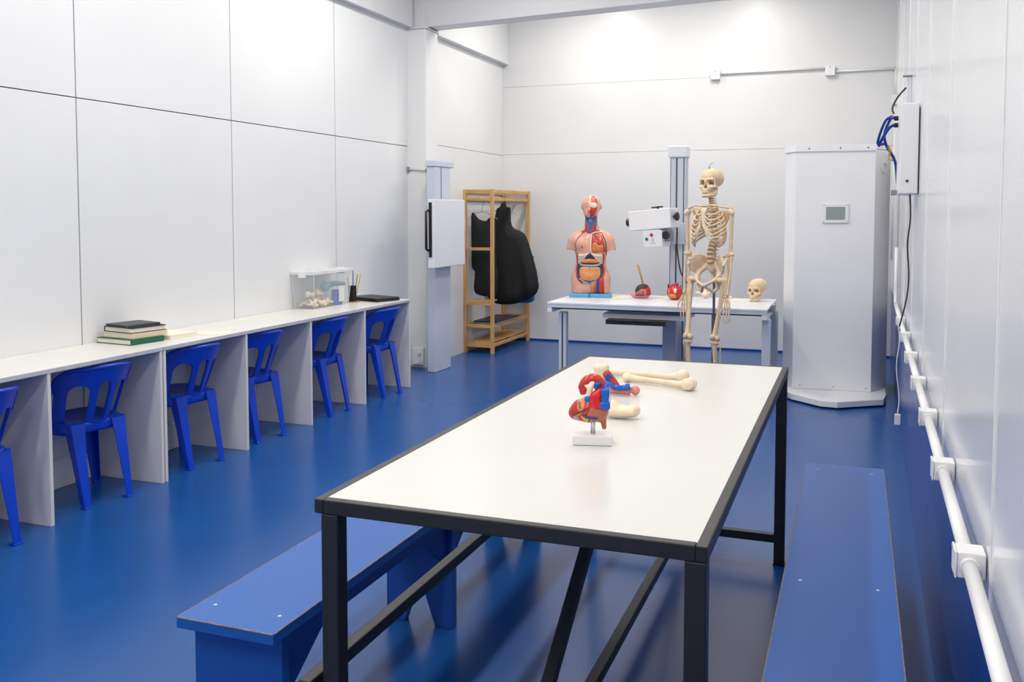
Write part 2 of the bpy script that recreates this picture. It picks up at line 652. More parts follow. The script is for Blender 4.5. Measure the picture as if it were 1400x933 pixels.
def arch_slot(u0, u1, z0, z1, r, ru):
    pts = []
    n = 5
    for cu, cz, a0 in ((u1 - ru, z1 - r, 0), (u0 + ru, z1 - r, 90), (u0 + ru * .5, z0 + r * .5, 180), (u1 - ru * .5, z0 + r * .5, 270)):
        k = 1 if a0 < 180 else .5
        for i in range(n + 1):
            a = R(a0 + 90 * i / n)
            pts.append((cu + ru * k * math.cos(a), cz + r * k * math.sin(a)))
    return pts


def make_chair():
    t = thing('plastic_chair', '', 'chair', group='blue plastic chairs at the desks')
    # backrest
    outer = []
    for i in range(13):
        u = -0.93 + 1.86 * i / 12
        outer.append((u, 0.372))
    for z in (0.45, 0.52, 0.58):
        outer.append((0.97 + 0.02 * (z - .45), z))
    for i in range(8):
        a = R(90 * i / 7)
        outer.append((0.68 + 0.31 * math.cos(a), 0.612 + 0.075 * math.sin(a)))
    for i in range(1, 8):
        u = 0.68 - 1.36 * i / 8
        outer.append((u, 0.687 + 0.010 * (1 - (u / .68) ** 2)))
    for i in range(8):
        a = R(90 + 90 * i / 7)
        outer.append((-0.68 + 0.31 * math.cos(a), 0.612 + 0.075 * math.sin(a)))
    for z in (0.58, 0.52, 0.45):
        outer.append((-0.97, z))
    slots = [arch_slot(-0.77, -0.34, 0.410, 0.602, 0.045, 0.18), arch_slot(-0.16, 0.16, 0.410, 0.612, 0.04, 0.13), arch_slot(0.34, 0.77, 0.410, 0.602, 0.045, 0.18)]
    sc = 0.2
    lo_ = [(u * sc, z) for u, z in outer]
    sl = [[(u * sc, z) for u, z in s] for s in slots]
    v, f = slab([lo_] + sl, 0.018, lambda a, b: backpt(a / sc, b, 0.009), lambda a, b: backpt(a / sc, b, -0.009))
    mk('backrest', v, f, 'chair_blue', t, smooth=False, bevel=0.004, seg=2)
    # rolled top rim
    rim = [backpt(u, z - .004, 0.004) for u, z in [(-.97, .575)] + [q for q in outer if q[1] > .6][::-1] + [(.97, .575)]]
    G().tube(rim, 0.0105, 8).build('top_rim', 'chair_blue', t, smooth=True)
    # seat: dished pan with skirt
    prof = []
    for i in range(40):
        a = 2 * math.pi * i / 40
        c, s = math.cos(a), math.sin(a)
        e = 0.42
        x = math.copysign(abs(c) ** e, c)
        y = math.copysign(abs(s) ** e, s)
        hw = 0.185 + 0.025 * y
        prof.append((x * hw, 0.255 + 0.170 * y))
    rings = [(1.0, 0.355), (1.03, 0.368), (1.035, 0.400), (1.0, 0.413), (0.93, 0.410), (0.6, 0.398), (0.2, 0.394)]
    v = []
    for k, z in rings:
        v += [(x * k, 0.265 + (y - 0.265) * k, z) for x, y in prof]
    n = 40
    f = [(i * n + k, i * n + (k + 1) % n, (i + 1) * n + (k + 1) % n, (i + 1) * n + k) for i in range(len(rings) - 1) for k in range(n)]
    f.append(tuple(range(6 * n, 7 * n)))
    v += [(x * .97, 0.265 + (y - 0.265) * .97, 0.356) for x, y in prof]
    v += [(x * .95, 0.265 + (y - 0.265) * .95, 0.388) for x, y in prof]
    f += [((k + 1) % n, k, 7 * n + k, 7 * n + (k + 1) % n) for k in range(n)]
    f += [(7 * n + (k + 1) % n, 7 * n + k, 8 * n + k, 8 * n + (k + 1) % n) for k in range(n)]
    f.append(tuple(range(8 * n, 9 * n))[::-1])
    mk('seat', v, f, 'chair_blue', t, smooth=True)
    # legs: tapered angle-section channels
    def leg(sx, back):
        if back:
            top = (sx * 0.152, 0.075, 0.41)
            bot = (sx * 0.135, -0.002, 0.0)
            d = 1
        else:
            top = (sx * 0.182, 0.40, 0.40)
            bot = (sx * 0.205, 0.395, 0.0)
            d = -1
        g = G()
        L = []
        for k in range(7):
            q = k / 6
            c = [top[i] + (bot[i] - top[i]) * q for i in range(3)]
            wx = 0.080 + (0.034 - 0.080) * q ** .8
            wy = 0.060 + (0.034 - 0.060) * q ** .8
            th = 0.007
            # L profile: outer corner at c, arms to the inside (-sx) and to the seat (d)
            P = [(0, 0), (wx, 0), (wx, th), (th, th), (th, wy), (0, wy)]
            L.append([(c[0] - sx * a, c[1] + d * b, c[2]) for a, b in P])
        v = [q for r in L for q in r]
        f = []
        for i in range(6):
            for k in range(6):
                f.append((i * 6 + k, i * 6 + (k + 1) % 6, (i + 1) * 6 + (k + 1) % 6, (i + 1) * 6 + k))
        f.append(tuple(range(6)))
        f.append(tuple(range(36, 42))[::-1])
        if sx * d > 0:
            f = [q[::-1] for q in f]
        g.add(v, f)
        b0 = L[-1]
        xs = [p[0] for p in b0]
        yy = [p[1] for p in b0]
        g.box(min(xs) - .003, max(xs) + .003, min(yy) - .003, max(yy) + .003, 0, 0.008)
        return g.build('leg', 'chair_blue', t, bevel=0.0025)
    for sx in (-1, 1):
        leg(sx, True)
        leg(sx, False)
    return t


def dup(root):
    r = root.copy()
    COL.objects.link(r)
    for ch in list(root.children):
        c = ch.copy()
        COL.objects.link(c)
        c.parent = r
        for gch in ch.children:
            d = gch.copy()
            COL.objects.link(d)
            d.parent = c
    return r


ch0 = make_chair()
CH = [((-3.420, 2.865), 84, 'blue plastic chair cut off by the left edge of the photo'),
      ((-3.478, 3.588), 79, 'blue plastic chair in the desk bay in front of the stacked books'),
      ((-3.475, 4.330), 84, 'blue plastic chair at the desk bay just right of the joint between the desks'),
      ((-3.485, 4.975), 83, 'blue plastic chair pushed against the panel in the bay left of the clear box'),
      ((-3.467, 5.793), 90, 'blue plastic chair below the clear box with bones, second from the far end'),
      ((-3.427, 6.525), 87, 'blue plastic chair in the farthest bay below the black laptop')]
for i, ((x, y), a, lb) in enumerate(CH):
    o = ch0 if i == 0 else dup(ch0)
    o.location = (x, y, 0)
    o.rotation_euler = (0, 0, R(a))
    o['label'] = lb

# ================================================================ big table
ZT = 0.82
tx0, tx1, ty0, ty1 = -1.112, -0.252, 1.74, 3.935
tb = thing('work_table', 'long white-topped table with black steel frame in the foreground', 'table', ((tx0 + tx1) / 2, (ty0 + ty1) / 2, 0))
hx, hy = (tx1 - tx0) / 2, (ty1 - ty0) / 2
bx('tabletop', -hx + 0.022, hx - 0.022, -hy + 0.022, hy - 0.022, ZT - 0.028, ZT - 0.001, 'table_white', tb, bevel=0.0006)
for s in (-1, 1):
    G().box(s * hx - (0.023 if s > 0 else 0), s * hx + (0 if s > 0 else 0.023), -hy, hy, ZT - 0.033, ZT).build('frame_rail', 'black_steel', tb, bevel=0.003)
    G().box(-hx + 0.023, hx - 0.023, s * hy - (0.023 if s > 0 else 0), s * hy + (0 if s > 0 else 0.023), ZT - 0.033, ZT).build('frame_rail', 'black_steel', tb, bevel=0.003)
lw = 0.042
for sx in (-1, 1):
    for sy in (-1, 1):
        cx, cy = sx * (hx - 0.037) + (0.014 if sx > 0 else 0), sy * (hy - 0.022)
        bx('leg', cx - lw / 2, cx + lw / 2, cy - lw / 2, cy + lw / 2, 0.006, ZT - 0.033, 'black_steel', tb, bevel=0.003)
        bx('foot_pad', cx - .024, cx + .024, cy - .024, cy + .024, 0, 0.006, 'black_plastic', tb, bevel=0.001)
for s in (-1, 1):
    bx('stretcher', -hx + 0.058, hx - 0.044, s * (hy - .022) - .016, s * (hy - .022) + .016, 0.09, 0.125, 'black_steel', tb)
bx('centre_rail', -0.016, 0.016, -hy + 0.04, hy - 0.04, 0.09, 0.125, 'black_steel', tb)
for s in (-1, 1):
    G().bar((0, s * (hy - 0.06), 0.118), (0, s * 0.02, ZT - 0.045), 0.032, 0.032).build('brace', 'black_steel', tb, bevel=0.003)
bx('foot_rail', -hx - 0.028, -hx + 0.004, -hy - 0.03, hy - 0.02, 0.385, 0.418, 'black_steel', tb)


# ================================================================ benches
def bench(label, x0, x1, y0, y1, sups):
    ox, oy = (x0 + x1) / 2, (y0 + y1) / 2
    t = thing('bench', label, 'bench', (ox, oy, 0))
    hx = (x1 - x0) / 2
    zt = 0.45
    bx('seat_board', x0 - ox, x1 - ox, y0 - oy, y1 - oy, zt - 0.028, zt, 'bench_blue', t, bevel=0.0022)
    # worn arris lines where the paint is rubbed off
    e = 0.0012
    for xa in (x0 - ox, x1 - ox):
        s = 1 if xa > 0 else -1
        G().tube([(xa - s * e, y0 - oy + .004, zt - e), (xa - s * e, y1 - oy - .004, zt - e)], 0.0019, 6).build('worn_edge', 'worn_edge', t)
    for ya in (y0 - oy, y1 - oy):
        s = 1 if ya > 0 else -1
        G().tube([(x0 - ox + .004, ya - s * e, zt - e), (x1 - ox - .004, ya - s * e, zt - e)], 0.0019, 6).build('worn_edge', 'worn_edge', t)
    iw = hx - 0.012
    for ys_ in sups:
        y = ys_ - oy
        poly = [(-iw, 0), (-iw * .45, 0), (0, 0.17), (iw * .45, 0), (iw, 0), (iw, zt - 0.0285), (-iw, zt - 0.0285)]
        G().prism(poly, y - 0.015, y + 0.015, 'y').build('support_board', 'bench_side', t, bevel=0.0025)
        for sx in (-1, 1):
            G().lathe([(0.005, 0), (0.005, 0.0012), (0.002, 0.0016)], (sx * iw * 0.74, y + (0.025 if ys_ < oy else -0.025), zt), 12).build('screw', 'screw_metal', t)
    # apron with tapered brackets at each support
    for sx in (-1, 1):
        xa = sx * (hx - 0.042)
        for i in range(len(sups) - 1):
            a, b = sups[i] - oy + 0.0155, sups[i + 1] - oy - 0.0155
            pl = [(a, zt - 0.029), (b, zt - 0.029), (b, zt - 0.20), (b - 0.03, zt - 0.20), (b - 0.2, zt - 0.085), (a + 0.2, zt - 0.085), (a + 0.03, zt - 0.20), (a, zt - 0.20)]
            G().prism(pl, xa - 0.011, xa + 0.011, 'x').build('apron', 'bench_side', t, bevel=0.002)
    return t


bench('blue painted bench left of the table, near end in the foreground', -1.562, -1.278, 1.818, 3.90, (1.885, 2.905, 3.835))
bench('blue painted bench between the table and the right wall', -0.172, 0.118, 1.30, 3.855, (1.38, 2.62, 3.79))

# ================================================================ things on the desks
def RZ(a):
    return Matrix.Rotation(R(a), 4, 'Z')


def book(label, c, z, lx, ly, th, rz, cover, pages, spine_side=1, name='book'):
    t = thing(name, label, 'book', (c[0], c[1], z), R(rz), 'books stacked on the desk')
    k = 0.0038
    bx('cover', -lx / 2, lx / 2, -ly / 2, ly / 2, 0, k, cover, t, bevel=0.0008)
    bx('cover', -lx / 2, lx / 2, -ly / 2, ly / 2, th - k, th, cover, t, bevel=0.0008)
    xs = spine_side * lx / 2
    bx('spine', min(xs, xs - spine_side * .004), max(xs, xs - spine_side * .004), -ly / 2, ly / 2, k, th - k, cover, t, bevel=0.0005)
    xo = -spine_side * (lx / 2 - .005)
    bx('pages', min(xo, xs - spine_side * .0041), max(xo, xs - spine_side * .0041), -ly / 2 + .004, ly / 2 - .004, k, th - k, pages, t, bevel=0.001)
    return t


book('dark green hardback at the bottom of the book stack', (-3.765, 4.065), ZD, 0.27, 0.225, 0.031, -7, 'book_green', 'paper')
book('cream-spined hardback with green corner, second from the bottom of the stack', (-3.765, 4.10), ZD + .0312, 0.245, 0.235, 0.028, -9, 'book_cream', 'paper')
book('black hardback second from the top of the stack', (-3.762, 4.10), ZD + .0594, 0.235, 0.225, 0.03, -10, 'book_black', 'paper', -1)
book('thin dark grey notebook on top of the book stack', (-3.765, 4.085), ZD + .0896, 0.19, 0.215, 0.014, -12, 'book_grey', 'book_black')
mz = thing('magazine', 'thick cream paperback lying flat right of the book stack', 'book', (-3.70, 4.315, ZD), R(-6), 'books stacked on the desk')
bx('pages', -0.12, 0.10, -0.10, 0.10, 0.0015, 0.022, 'paper', mz, bevel=0.001)
bx('cover', -0.121, 0.101, -0.101, 0.101, 0.022, 0.0235, 'paper_cream', mz, bevel=0.0005)
bx('cover', -0.121, 0.101, -0.101, 0.101, 0, 0.0015, 'paper_cream', mz, bevel=0.0005)
o = bx('booklet', -0.10, 0.10, -0.085, 0.085, 0, 0.003, 'paper_cream', None, bevel=0.0005)
o.location = (-3.60, 4.52, ZD)
o.rotation_euler = (0, 0, R(-8))
tag(o, 'thin open cream booklet lying flat on the desk, farthest right of the books', 'booklet', 'books stacked on the desk')

# clear storage box
sb = thing('storage_box', 'clear plastic storage box with translucent lid holding loose bones', 'box', (-3.825, 6.14, ZD))


def frust(x0, y0, x1, y1, z0, z1):
    v = [(-x0, -y0, z0), (x0, -y0, z0), (x0, y0, z0), (-x0, y0, z0), (-x1, -y1, z1), (x1, -y1, z1), (x1, y1, z1), (-x1, y1, z1)]
    return v


v = frust(.080, .245, .098, .272, 0.0, .262)
mk('walls', v, [(0, 3, 2, 1), (0, 1, 5, 4), (1, 2, 6, 5), (2, 3, 7, 6), (3, 0, 4, 7)], 'clear_plastic', sb)
g = G()
for a, b in ((0, 4), (1, 5), (2, 6), (3, 7)):
    g.tube([v[a], v[b]], 0.0022, 6)
for a, b in ((0, 1), (1, 2), (2, 3), (3, 0)):
    g.tube([v[a], v[b]], 0.0022, 6)
g.build('corner_ribs', 'clear_lid', sb)
G().box(-.103, .103, -.28, .28, .255, .283).build('lid', 'clear_lid', sb, bevel=0.006)
for yy in (-.276, .276):
    bx('latch', -.03, .03, yy - .008, yy + .008, .235, .285, 'white_plastic', sb, bevel=.002)
bx('front_label_pocket', .090, .0935, .085, .165, .03, .15, 'clear_lid', sb, bevel=.001)


def put(o, loc, rz=0):
    o.location = loc
    o.rotation_euler = (0, 0, R(rz))
    return o


def lump(seed):
    rnd = random.Random(seed)
    c = (0, 0, .030)
    arms = []
    for k in range(6):
        a = rnd.random() * 6.28
        el = rnd.uniform(-.55, 1.0)
        L_ = rnd.uniform(.028, .044)
        arms.append((c[0] + L_ * math.cos(a) * math.cos(el), c[1] + 1.2 * L_ * math.sin(a) * math.cos(el), c[2] + L_ * math.sin(el)))

    def fn(p):
        d = ell(p, c, (.021, .026, .020))
        for k, e in enumerate(arms):
            d = smin(.007, d, cap(p, c, e, .010, .0085 + .004 * (k % 2)))
        return smax(.003, d, .001 - p[..., 2])
    return fn


BX = (-3.825, 6.14)
PC = [(-.038, -.185, .003, 'pale bone fragment in the back corner at the left end of the clear box'), (.036, -.185, .003, 'pale bone fragment in the front corner at the left end of the clear box'),
      (-.038, -.09, .003, 'pale vertebra piece along the back of the clear box'), (.036, -.085, .003, 'pale vertebra piece in the front middle of the clear box, bottom layer'),
      (-.036, .01, .003, 'pale bone fragment behind the front middle of the clear box'), (.038, .015, .003, 'pale bone fragment left of the blue case in the clear box'),
      (.0, .20, .003, 'small pale bone at the far right end inside the clear box'),
      (-.01, -.185, .078, 'pale vertebra piece topping the heap at the left end of the clear box'), (.018, -.085, .078, 'pale bone on top of the heap in the middle of the clear box')]
for i, (dx, dy, dz, lb) in enumerate(PC):
    o = organic('bone_piece', lump(21 + i), (-.08, -.09, -.005), (.08, .09, .1), .0045, 'bone_pale')
    put(o, (BX[0] + dx, BX[1] + dy, ZD + dz), 0)
    tag(o, lb, 'bone', 'bones in the clear box')
o = organic('teal_model', lambda p: smin(.02, chain(p, [(0, -.12, .02), (0, .0, .03), (0, .13, .02)], [.02, .016, .012]), ell(p, (0, -.12, .02), (.03, .035, .026))), (-.05, -.18, -.02), (.05, .17, .07), .006, 'teal')
put(o, (BX[0] + .045, BX[1] + .10, ZD + .132), 0)
o.scale = (1.2, 1.1, 1.25)
tag(o, 'teal plastic anatomical piece lying on the bones in the clear box', 'model')
o = bx('blue_case', -.026, .026, -.04, .04, 0, .118, 'bright_blue', None, bevel=.006)
put(o, (BX[0] + .05, BX[1] + .125, ZD + .003))
tag(o, 'small bright blue case standing inside the clear box', 'case')

o = G().lathe([(0.052, 0), (0.054, .001), (0.054, .004), (0.052, .005)], n=24).build('coaster', 'cork', smooth=False)
put(o, (-3.775, 6.515, ZD))
tag(o, 'round cork coaster under the black pen cup', 'coaster')
pc = thing('pen_cup', 'black hexagonal pen cup on a cork coaster', 'cup', (-3.785, 6.515, ZD + .0051), R(10))
n = 6
po = [(0.036 * math.cos(2 * math.pi * k / n), 0.036 * math.sin(2 * math.pi * k / n)) for k in range(n)]
G().prism(po, 0, .004).build('base', 'black_plastic', pc)
for k in range(n):
    a, b = po[k], po[(k + 1) % n]
    m = ((a[0] + b[0]) * .5, (a[1] + b[1]) * .5)
    pl = [a, b, (b[0] * .92, b[1] * .92), (a[0] * .92, a[1] * .92)]
    G().prism(pl, .0042, .125).build('side', 'black_plastic', pc)
for (dx, dy, tx, ty, h, mt, lb) in [(-.012, -.01, -.012, -.02, .20, 'pencil_red', 'pinkish red pencil, shortest in the black cup'), (.006, .002, .0, .006, .262, 'pencil_blue', 'blue pencil, tallest in the black cup'),
                                    (.01, .006, .012, .05, .225, 'pencil_green', 'green pencil leaning right in the black cup'), (.016, .020, .016, .075, .235, 'pencil_yellow', 'orange-yellow pencil leaning farthest right in the black cup')]:
    P = thing('pencil', lb, 'pencil', (-3.785 + dx, 6.515 + dy, ZD + .0095), 0, 'pencils in the black cup')
    e = Vector((tx, ty, h))
    e0 = e * .93
    G().tube([(0, 0, 0), e0], .0042, 6).build('barrel', mt, P)
    G().tube([e0, e], [.0042, .0008], 6).build('tip', 'cream', P)

lp = thing('laptop', 'closed black laptop lying at the far end of the desk', 'laptop', (-3.70, 6.715, ZD), R(-20))
bx('base', -.18, .18, -.125, .125, 0.003, .017, 'black_plastic', lp, bevel=.004)
bx('lid', -.178, .178, -.122, .122, .0175, .03, 'black_plastic', lp, bevel=.005)
bx('logo_plate', -.10, -.04, -.075, -.062, .03, .0305, 'text_grey', lp, bevel=0)
for a in (-.15, .15):
    for b in (-.1, .1):
        bx('foot', a - .01, a + .01, b - .006, b + .006, 0, .003, 'charcoal', lp, bevel=.001)

# ================================================================ vertical imaging stand by the column
st = thing('imaging_stand', 'pale grey floor-standing x-ray stand with flat receptor panel beside the column', 'x-ray stand', (-3.60, 7.765, 0))
bx('post', -.042, .045, -.165, .165, 0, 1.865, 'blue_grey_metal', st, bevel=.006)
bx('groove', .0445, .047, -.045, -.035, 1.0, 1.862, 'dark_groove', st, bevel=0)
bx('cap', -.05, .052, -.18, .235, 1.866, 1.92, 'blue_grey_metal', st, bevel=.006)
pn = bx('receptor_panel', .085, .145, -.405, .275, .963, 1.568, 'white_metal', st, bevel=.006)
bx('carriage', .046, .084, -.10, .10, 1.05, 1.48, 'grey_metal', st)
bx('cassette_slot', .095, .125, -.412, -.4055, 1.06, 1.54, 'black_plastic', st, bevel=.002)
G().tube([(.09, -.41, 1.47), (.085, -.44, 1.46), (.085, -.44, 1.13), (.09, -.41, 1.12)], .012, 8).build('handle', 'black_plastic', st, smooth=True)
wbk = thing('wall_bracket', 'thin steel rod bracing the imaging stand to the column', 'bracket', (-3.80, 7.79, 1.85))
G().tube([(-.12, .005, 0), (.11, -.01, -.008), (.155, -.035, -.008)], .0085, 8).build('rod', 'white_metal', wbk, smooth=True)
G().ball((.075, -.006, -.006), .018).build('clamp', 'grey_metal', wbk, smooth=True)
G().box(-.135, -.11, -.012, .0095, -.025, .025).build('plate', 'grey_metal', wbk, bevel=.002)
so = thing('wall_socket', 'small white socket box low on the column base', 'socket', (-3.82, 7.80, 0.10))
bx('box', -.055, .055, -.03, -.001, -.07, .09, 'white_plastic', so, bevel=.004)
G().tube([(.02, -.04, .06), (.02, -.04, .02)], .012, 8).build('plug', 'white_plastic', so, smooth=True)
G().tube([(.02, -.04, .02), (.045, -.05, -.03), (-.02, -.05, -.055), (-.08, -.03, -.085)], .005, 6).build('cord', 'cable_white', so, smooth=True)

# ================================================================ wooden rack
rk = thing('wooden_rack', 'open pine storage rack in the far left corner', 'rack', (-3.635, 9.36, 0))
HX, HY, HZ = .15, .545, 1.69
for sx in (-1, 1):
    for sy in (-1, 1):
        bx('post', sx * HX - .016, sx * HX + .016, sy * HY - .02, sy * HY + .02, 0, HZ, 'pine', rk, bevel=.002)
for z, h in ((HZ - .022, .04), (1.588, .028), (1.079, .03), (.515, .035), (.282, .035), (.085, .045)):
    for sy in (-1, 1):
        bx('end_rail', -HX + .0165, HX - .0165, sy * HY - .012, sy * HY + .012, z - h / 2, z + h / 2, 'pine_x', rk, bevel=.002)
for sx in (-1, 1):
    bx('long_rail', sx * HX - .01, sx * HX + .01, -HY + .0205, HY - .0205, HZ - .04, HZ - .003, 'pine_y', rk, bevel=.002)
    bx('long_rail', sx * HX - .009, sx * HX + .009, -HY + .0205, HY - .0205, 1.574, 1.602, 'pine_y', rk, bevel=.002)
    for z in (.282, .085):
        bx('shelf_rail', sx * (HX - .006) - .009, sx * (HX - .006) + .009, -HY + .0205, HY - .0205, z - .02, z + .014, 'pine_y', rk, bevel=.002)
for k in range(4):
    xa = -HX + .0255 + k * .0635
    bx('shelf_slat', xa, xa + .058, -HY + .0125, HY - .0125, .104, .118, 'pine_y', rk, bevel=.002)
for k in range(4):
    xa = -HX + .0255 + k * .0635
    bx('shelf_slat', xa, xa + .058, -HY + .0125, -HY + .2, .5335, .545, 'pine_y', rk, bevel=.002)
G().tube([(0, -HY + .013, 1.60), (0, HY - .013, 1.60)], .011, 10).build('hanging_bar', 'grey_metal', rk, smooth=True)
cs = thing('xray_cassette', 'flat black x-ray cassette tray lying on the rack shelf below the aprons', 'tray', (-3.605, 9.24, .2965))
bx('tray', -.135, .135, -.33, .33, 0, .012, 'grey_metal', cs, bevel=.002)
bx('cassette', -.13, .128, -.325, .325, .0125, .028, 'black_plastic', cs, bevel=.003)


def apron(label, out, y, th, hang):
    t = thing('lead_apron', label, 'apron', (-3.635, y, 0))
    pts = catmull([(max(a, -3.785) + 3.635, b) for a, b in out], 3, True)
    A = np.array(pts)

    def dist(a, b):
        return float(np.min(np.hypot(A[:, 0] - a, A[:, 1] - b)))

    def wav(a, b):
        return .02 * math.sin(a * 22 + b * 3) * max(0, 1.1 - b) + .012 * math.sin(a * 47 + 1) * max(0, 1.0 - b)
    v, f = slab([pts], .03, lambda a, b: (a, -th * min(1, dist(a, b) / .09) ** .5 * (.35 + .65 * min(1, max(0, (1.5 - b) / .6))) + wav(a, b), b),
                lambda a, b: (a, th * min(1, dist(a, b) / .09) ** .5 * (.35 + .65 * min(1, max(0, (1.5 - b) / .6))) + wav(a, b) * .5 + .004, b))
    f = [q[::-1] for q in f]
    mk('cloth', v, f, 'black_cloth', t, smooth=True)
    hx_, hz_ = hang
    G().tube(catmull([(hx_ - .17, 0, hz_ - .075), (hx_, 0, hz_), (hx_ + .17, 0, hz_ - .075)], 3), .003, 6).build('hanger', 'grey_metal', t, smooth=True)
    G().tube(catmull([(hx_, 0, hz_), (hx_, 0, hz_ + .04), (0.012, 0, 1.592), (0.0, 0, 1.618), (-.018, 0, 1.60)], 4), .0025, 6).build('hook', 'grey_metal', t, smooth=True)
    return t


apron('black lead apron bulging out of the rack, nearest the back wall', [(-3.639, 1.51), (-3.61, 1.56), (-3.572, 1.56), (-3.556, 1.51), (-3.514, 1.50), (-3.508, 1.356), (-3.475, 1.285), (-3.365, 1.235), (-3.316, 1.155), (-3.284, 1.061), (-3.25, .954), (-3.207, .793), (-3.193, .658), (-3.221, .577), (-3.307, .514), (-3.451, .466), (-3.596, .45), (-3.678, .458), (-3.76, .50), (-3.78, .58), (-3.78, .8), (-3.775, 1.027), (-3.742, 1.219), (-3.698, 1.382), (-3.672, 1.491)],
      9.42, .075, (.03, 1.50))
apron('black lead apron hanging at the near end of the rack with a scooped neck', [(-3.78, 1.40), (-3.765, 1.45), (-3.744, 1.443), (-3.693, 1.385), (-3.616, 1.364), (-3.575, 1.398), (-3.515, 1.385), (-3.50, 1.044), (-3.50, .60), (-3.60, .575), (-3.72, .60), (-3.752, .669), (-3.74, .829), (-3.775, .881), (-3.778, 1.093)],
      8.96, .045, (-.02, 1.46))
o = organic('fabric_bag', lambda p: smin(.02, ell(p, (0, 0, .06), (.13, .05, .055)), ell(p, (.06, 0, .075), (.07, .05, .06))), (-.16, -.08, -.01), (.16, .08, .15), .01, 'bag_blue')
put(o, (-3.43, 9.60, .45))
tag(o, 'bright blue cloth bag peeking out below the black aprons', 'bag')
# the bag hangs by a strap from the rack rail
st_ = G().tube(catmull([(0, 0, .11), (-.05, .0, .4), (-.195, -.02, 1.05), (-.205, -.02, 1.166), (-.215, .0, 1.05), (-.06, .02, .4), (0.01, .0, .11)], 4), 0.004, 6).build('strap', 'black_cloth', o, smooth=True)

# ================================================================ x-ray table at the back
Z2 = .72
xt = thing('xray_table', 'pale grey metal x-ray table against the far wall', 'table', (-1.496, 7.63, 0))
X0, X1, YA, YBk = -.874, .874, -.42, .47
bx('table_top', X0, X1, YA, YBk, Z2 - .018, Z2, 'white_metal', xt, bevel=.003)
bx('front_profile', X0 + .004, X1 - .004, YA + .002, YA + .05, Z2 - .045, Z2 - .019, 'blue_grey_metal', xt)
bx('rear_profile', X0 + .004, X1 - .004, YBk - .05, YBk - .002, Z2 - .045, Z2 - .019, 'blue_grey_metal', xt)
for s in (-1, 1):
    xa = s * .853
    bx('end_profile', xa - .02, xa + .02, YA + .003, YBk - .003, Z2 - .085, Z2 - .0455, 'white_metal', xt)
    bx('side_clamp', s * .875, s * .875 + s * .03 if s > 0 else s * .875, YA + .3, YA + .42, Z2 - .055, Z2 + .006, 'grey_metal', xt) if s > 0 else None
bx('under_rail', X0 + .04, X1 - .04, YA + .02, YA + .06, Z2 - .056, Z2 - .0455, 'dark_groove', xt)
for x in (-.762, .862):
    for y in ((YA + .1, YBk - .1) if x > 0 else (YA + .1,)):
        bx('leg', x - .032, x + .032, y - .032, y + .032, 0, Z2 - .086, 'blue_grey_metal', xt, bevel=.004)
bx('leg_groove', -.762 - .006, -.762 + .006, YA + .066, YA + .0675, .02, Z2 - .09, 'dark_groove', xt, bevel=0)
bx('bucky_carriage', -.43, .25, YA + .1, YA + .5, Z2 - .125, Z2 - .086, 'white_metal', xt)
tr = bx('cassette_tray', -.385, .10, YA + .02, YA + .45, Z2 - .165, Z2 - .127, 'black_plastic', xt, bevel=.003)
bx('tray_handle', -.28, -.02, YA + .004, YA + .02, Z2 - .135, Z2 - .12, 'charcoal', xt, bevel=.003)
bx('foot_bar', -.66, .70, YBk - .115, YBk - .085, .05, .09, 'grey_metal', xt)
bx('pedestal', -.055, .06, YBk - .2, YBk - .12, 0, Z2 - .0465, 'blue_grey_metal', xt, bevel=.004)
bx('rear_post', .35, .385, YBk - .13, YBk - .1, 0, Z2 - .086, 'blue_grey_metal', xt)

xc = thing('xray_column', 'tall aluminium x-ray tube column with tilted white tube head', 'x-ray machine', (-1.507, 8.36, 0))
bx('base_plate', -.35, .2, -.16, .2, 0, .03, 'grey_metal', xc)
bx('mast', -.068, .072, -.06, .08, .031, 1.94, 'blue_grey_metal', xc, bevel=.004)
for a, b in ((-.062, .003), (-.014, .013), (.052, .008)):
    bx('mast_groove', a, a + b, -.0625, -.0595, .05, 1.935, 'dark_groove', xc, bevel=0)
bx('mast_cap', -.085, .085, -.08, .1, 1.941, 2.045, 'white_metal', xc, bevel=.012, seg=3)
bx('carriage', -.14, .11, -.10, -.063, 1.17, 1.36, 'blue_grey_metal', xc, bevel=.004)
for z in (1.20, 1.33):
    G().lathe([(.008, 0), (.008, .004)], n=10).xf(Matrix.Translation((.09, -.101, z)) @ Matrix.Rotation(R(90), 4, 'X')).build('bolt', 'dark_groove', xc)
bx('support_arm', -.12, -.04, -.25, -.101, 1.24, 1.32, 'grey_metal', xc)
hd = thing  # tube head as a tilted part
HM = Matrix.Translation((-.15, -.37, 1.39)) @ Matrix.Rotation(R(-12), 4, 'Z') @ Matrix.Rotation(R(-5), 4, 'Y')
head = G().box(-.195, .195, -.09, .11, -.085, .085).xf(HM).build('tube_housing', 'white_metal', xc, bevel=.008, seg=3)
G().box(-.19, .19, -.0905, -.0895, -.079, .079).xf(HM).build('front_plate', 'white_plastic', head, bevel=0)
for (x, z, ax) in ((.05, .0875, 'z'), (.2, .01, 'x'), (-.2, -.005, 'x')):
    g = G()
    if ax == 'z':
        g.lathe([(.008, 0), (.008, .012), (.028, .014), (.03, .022), (.02, .028)], n=14)
        g.box(-.055, .045, -.009, .009, .014, .026)
        g.xf(HM @ Matrix.Translation((x, 0, z - .003)))
    else:
        s = 1 if x > 0 else -1
        g.lathe([(.01, 0), (.01, .02), (.036, .021), (.038, .04), (.03, .046)], n=14)
        g.xf(HM @ Matrix.Translation((x - s * .005, -.02, z)) @ Matrix.Rotation(R(90 * s), 4, 'Y'))
    g.build('knob', 'black_plastic', head, bevel=0)
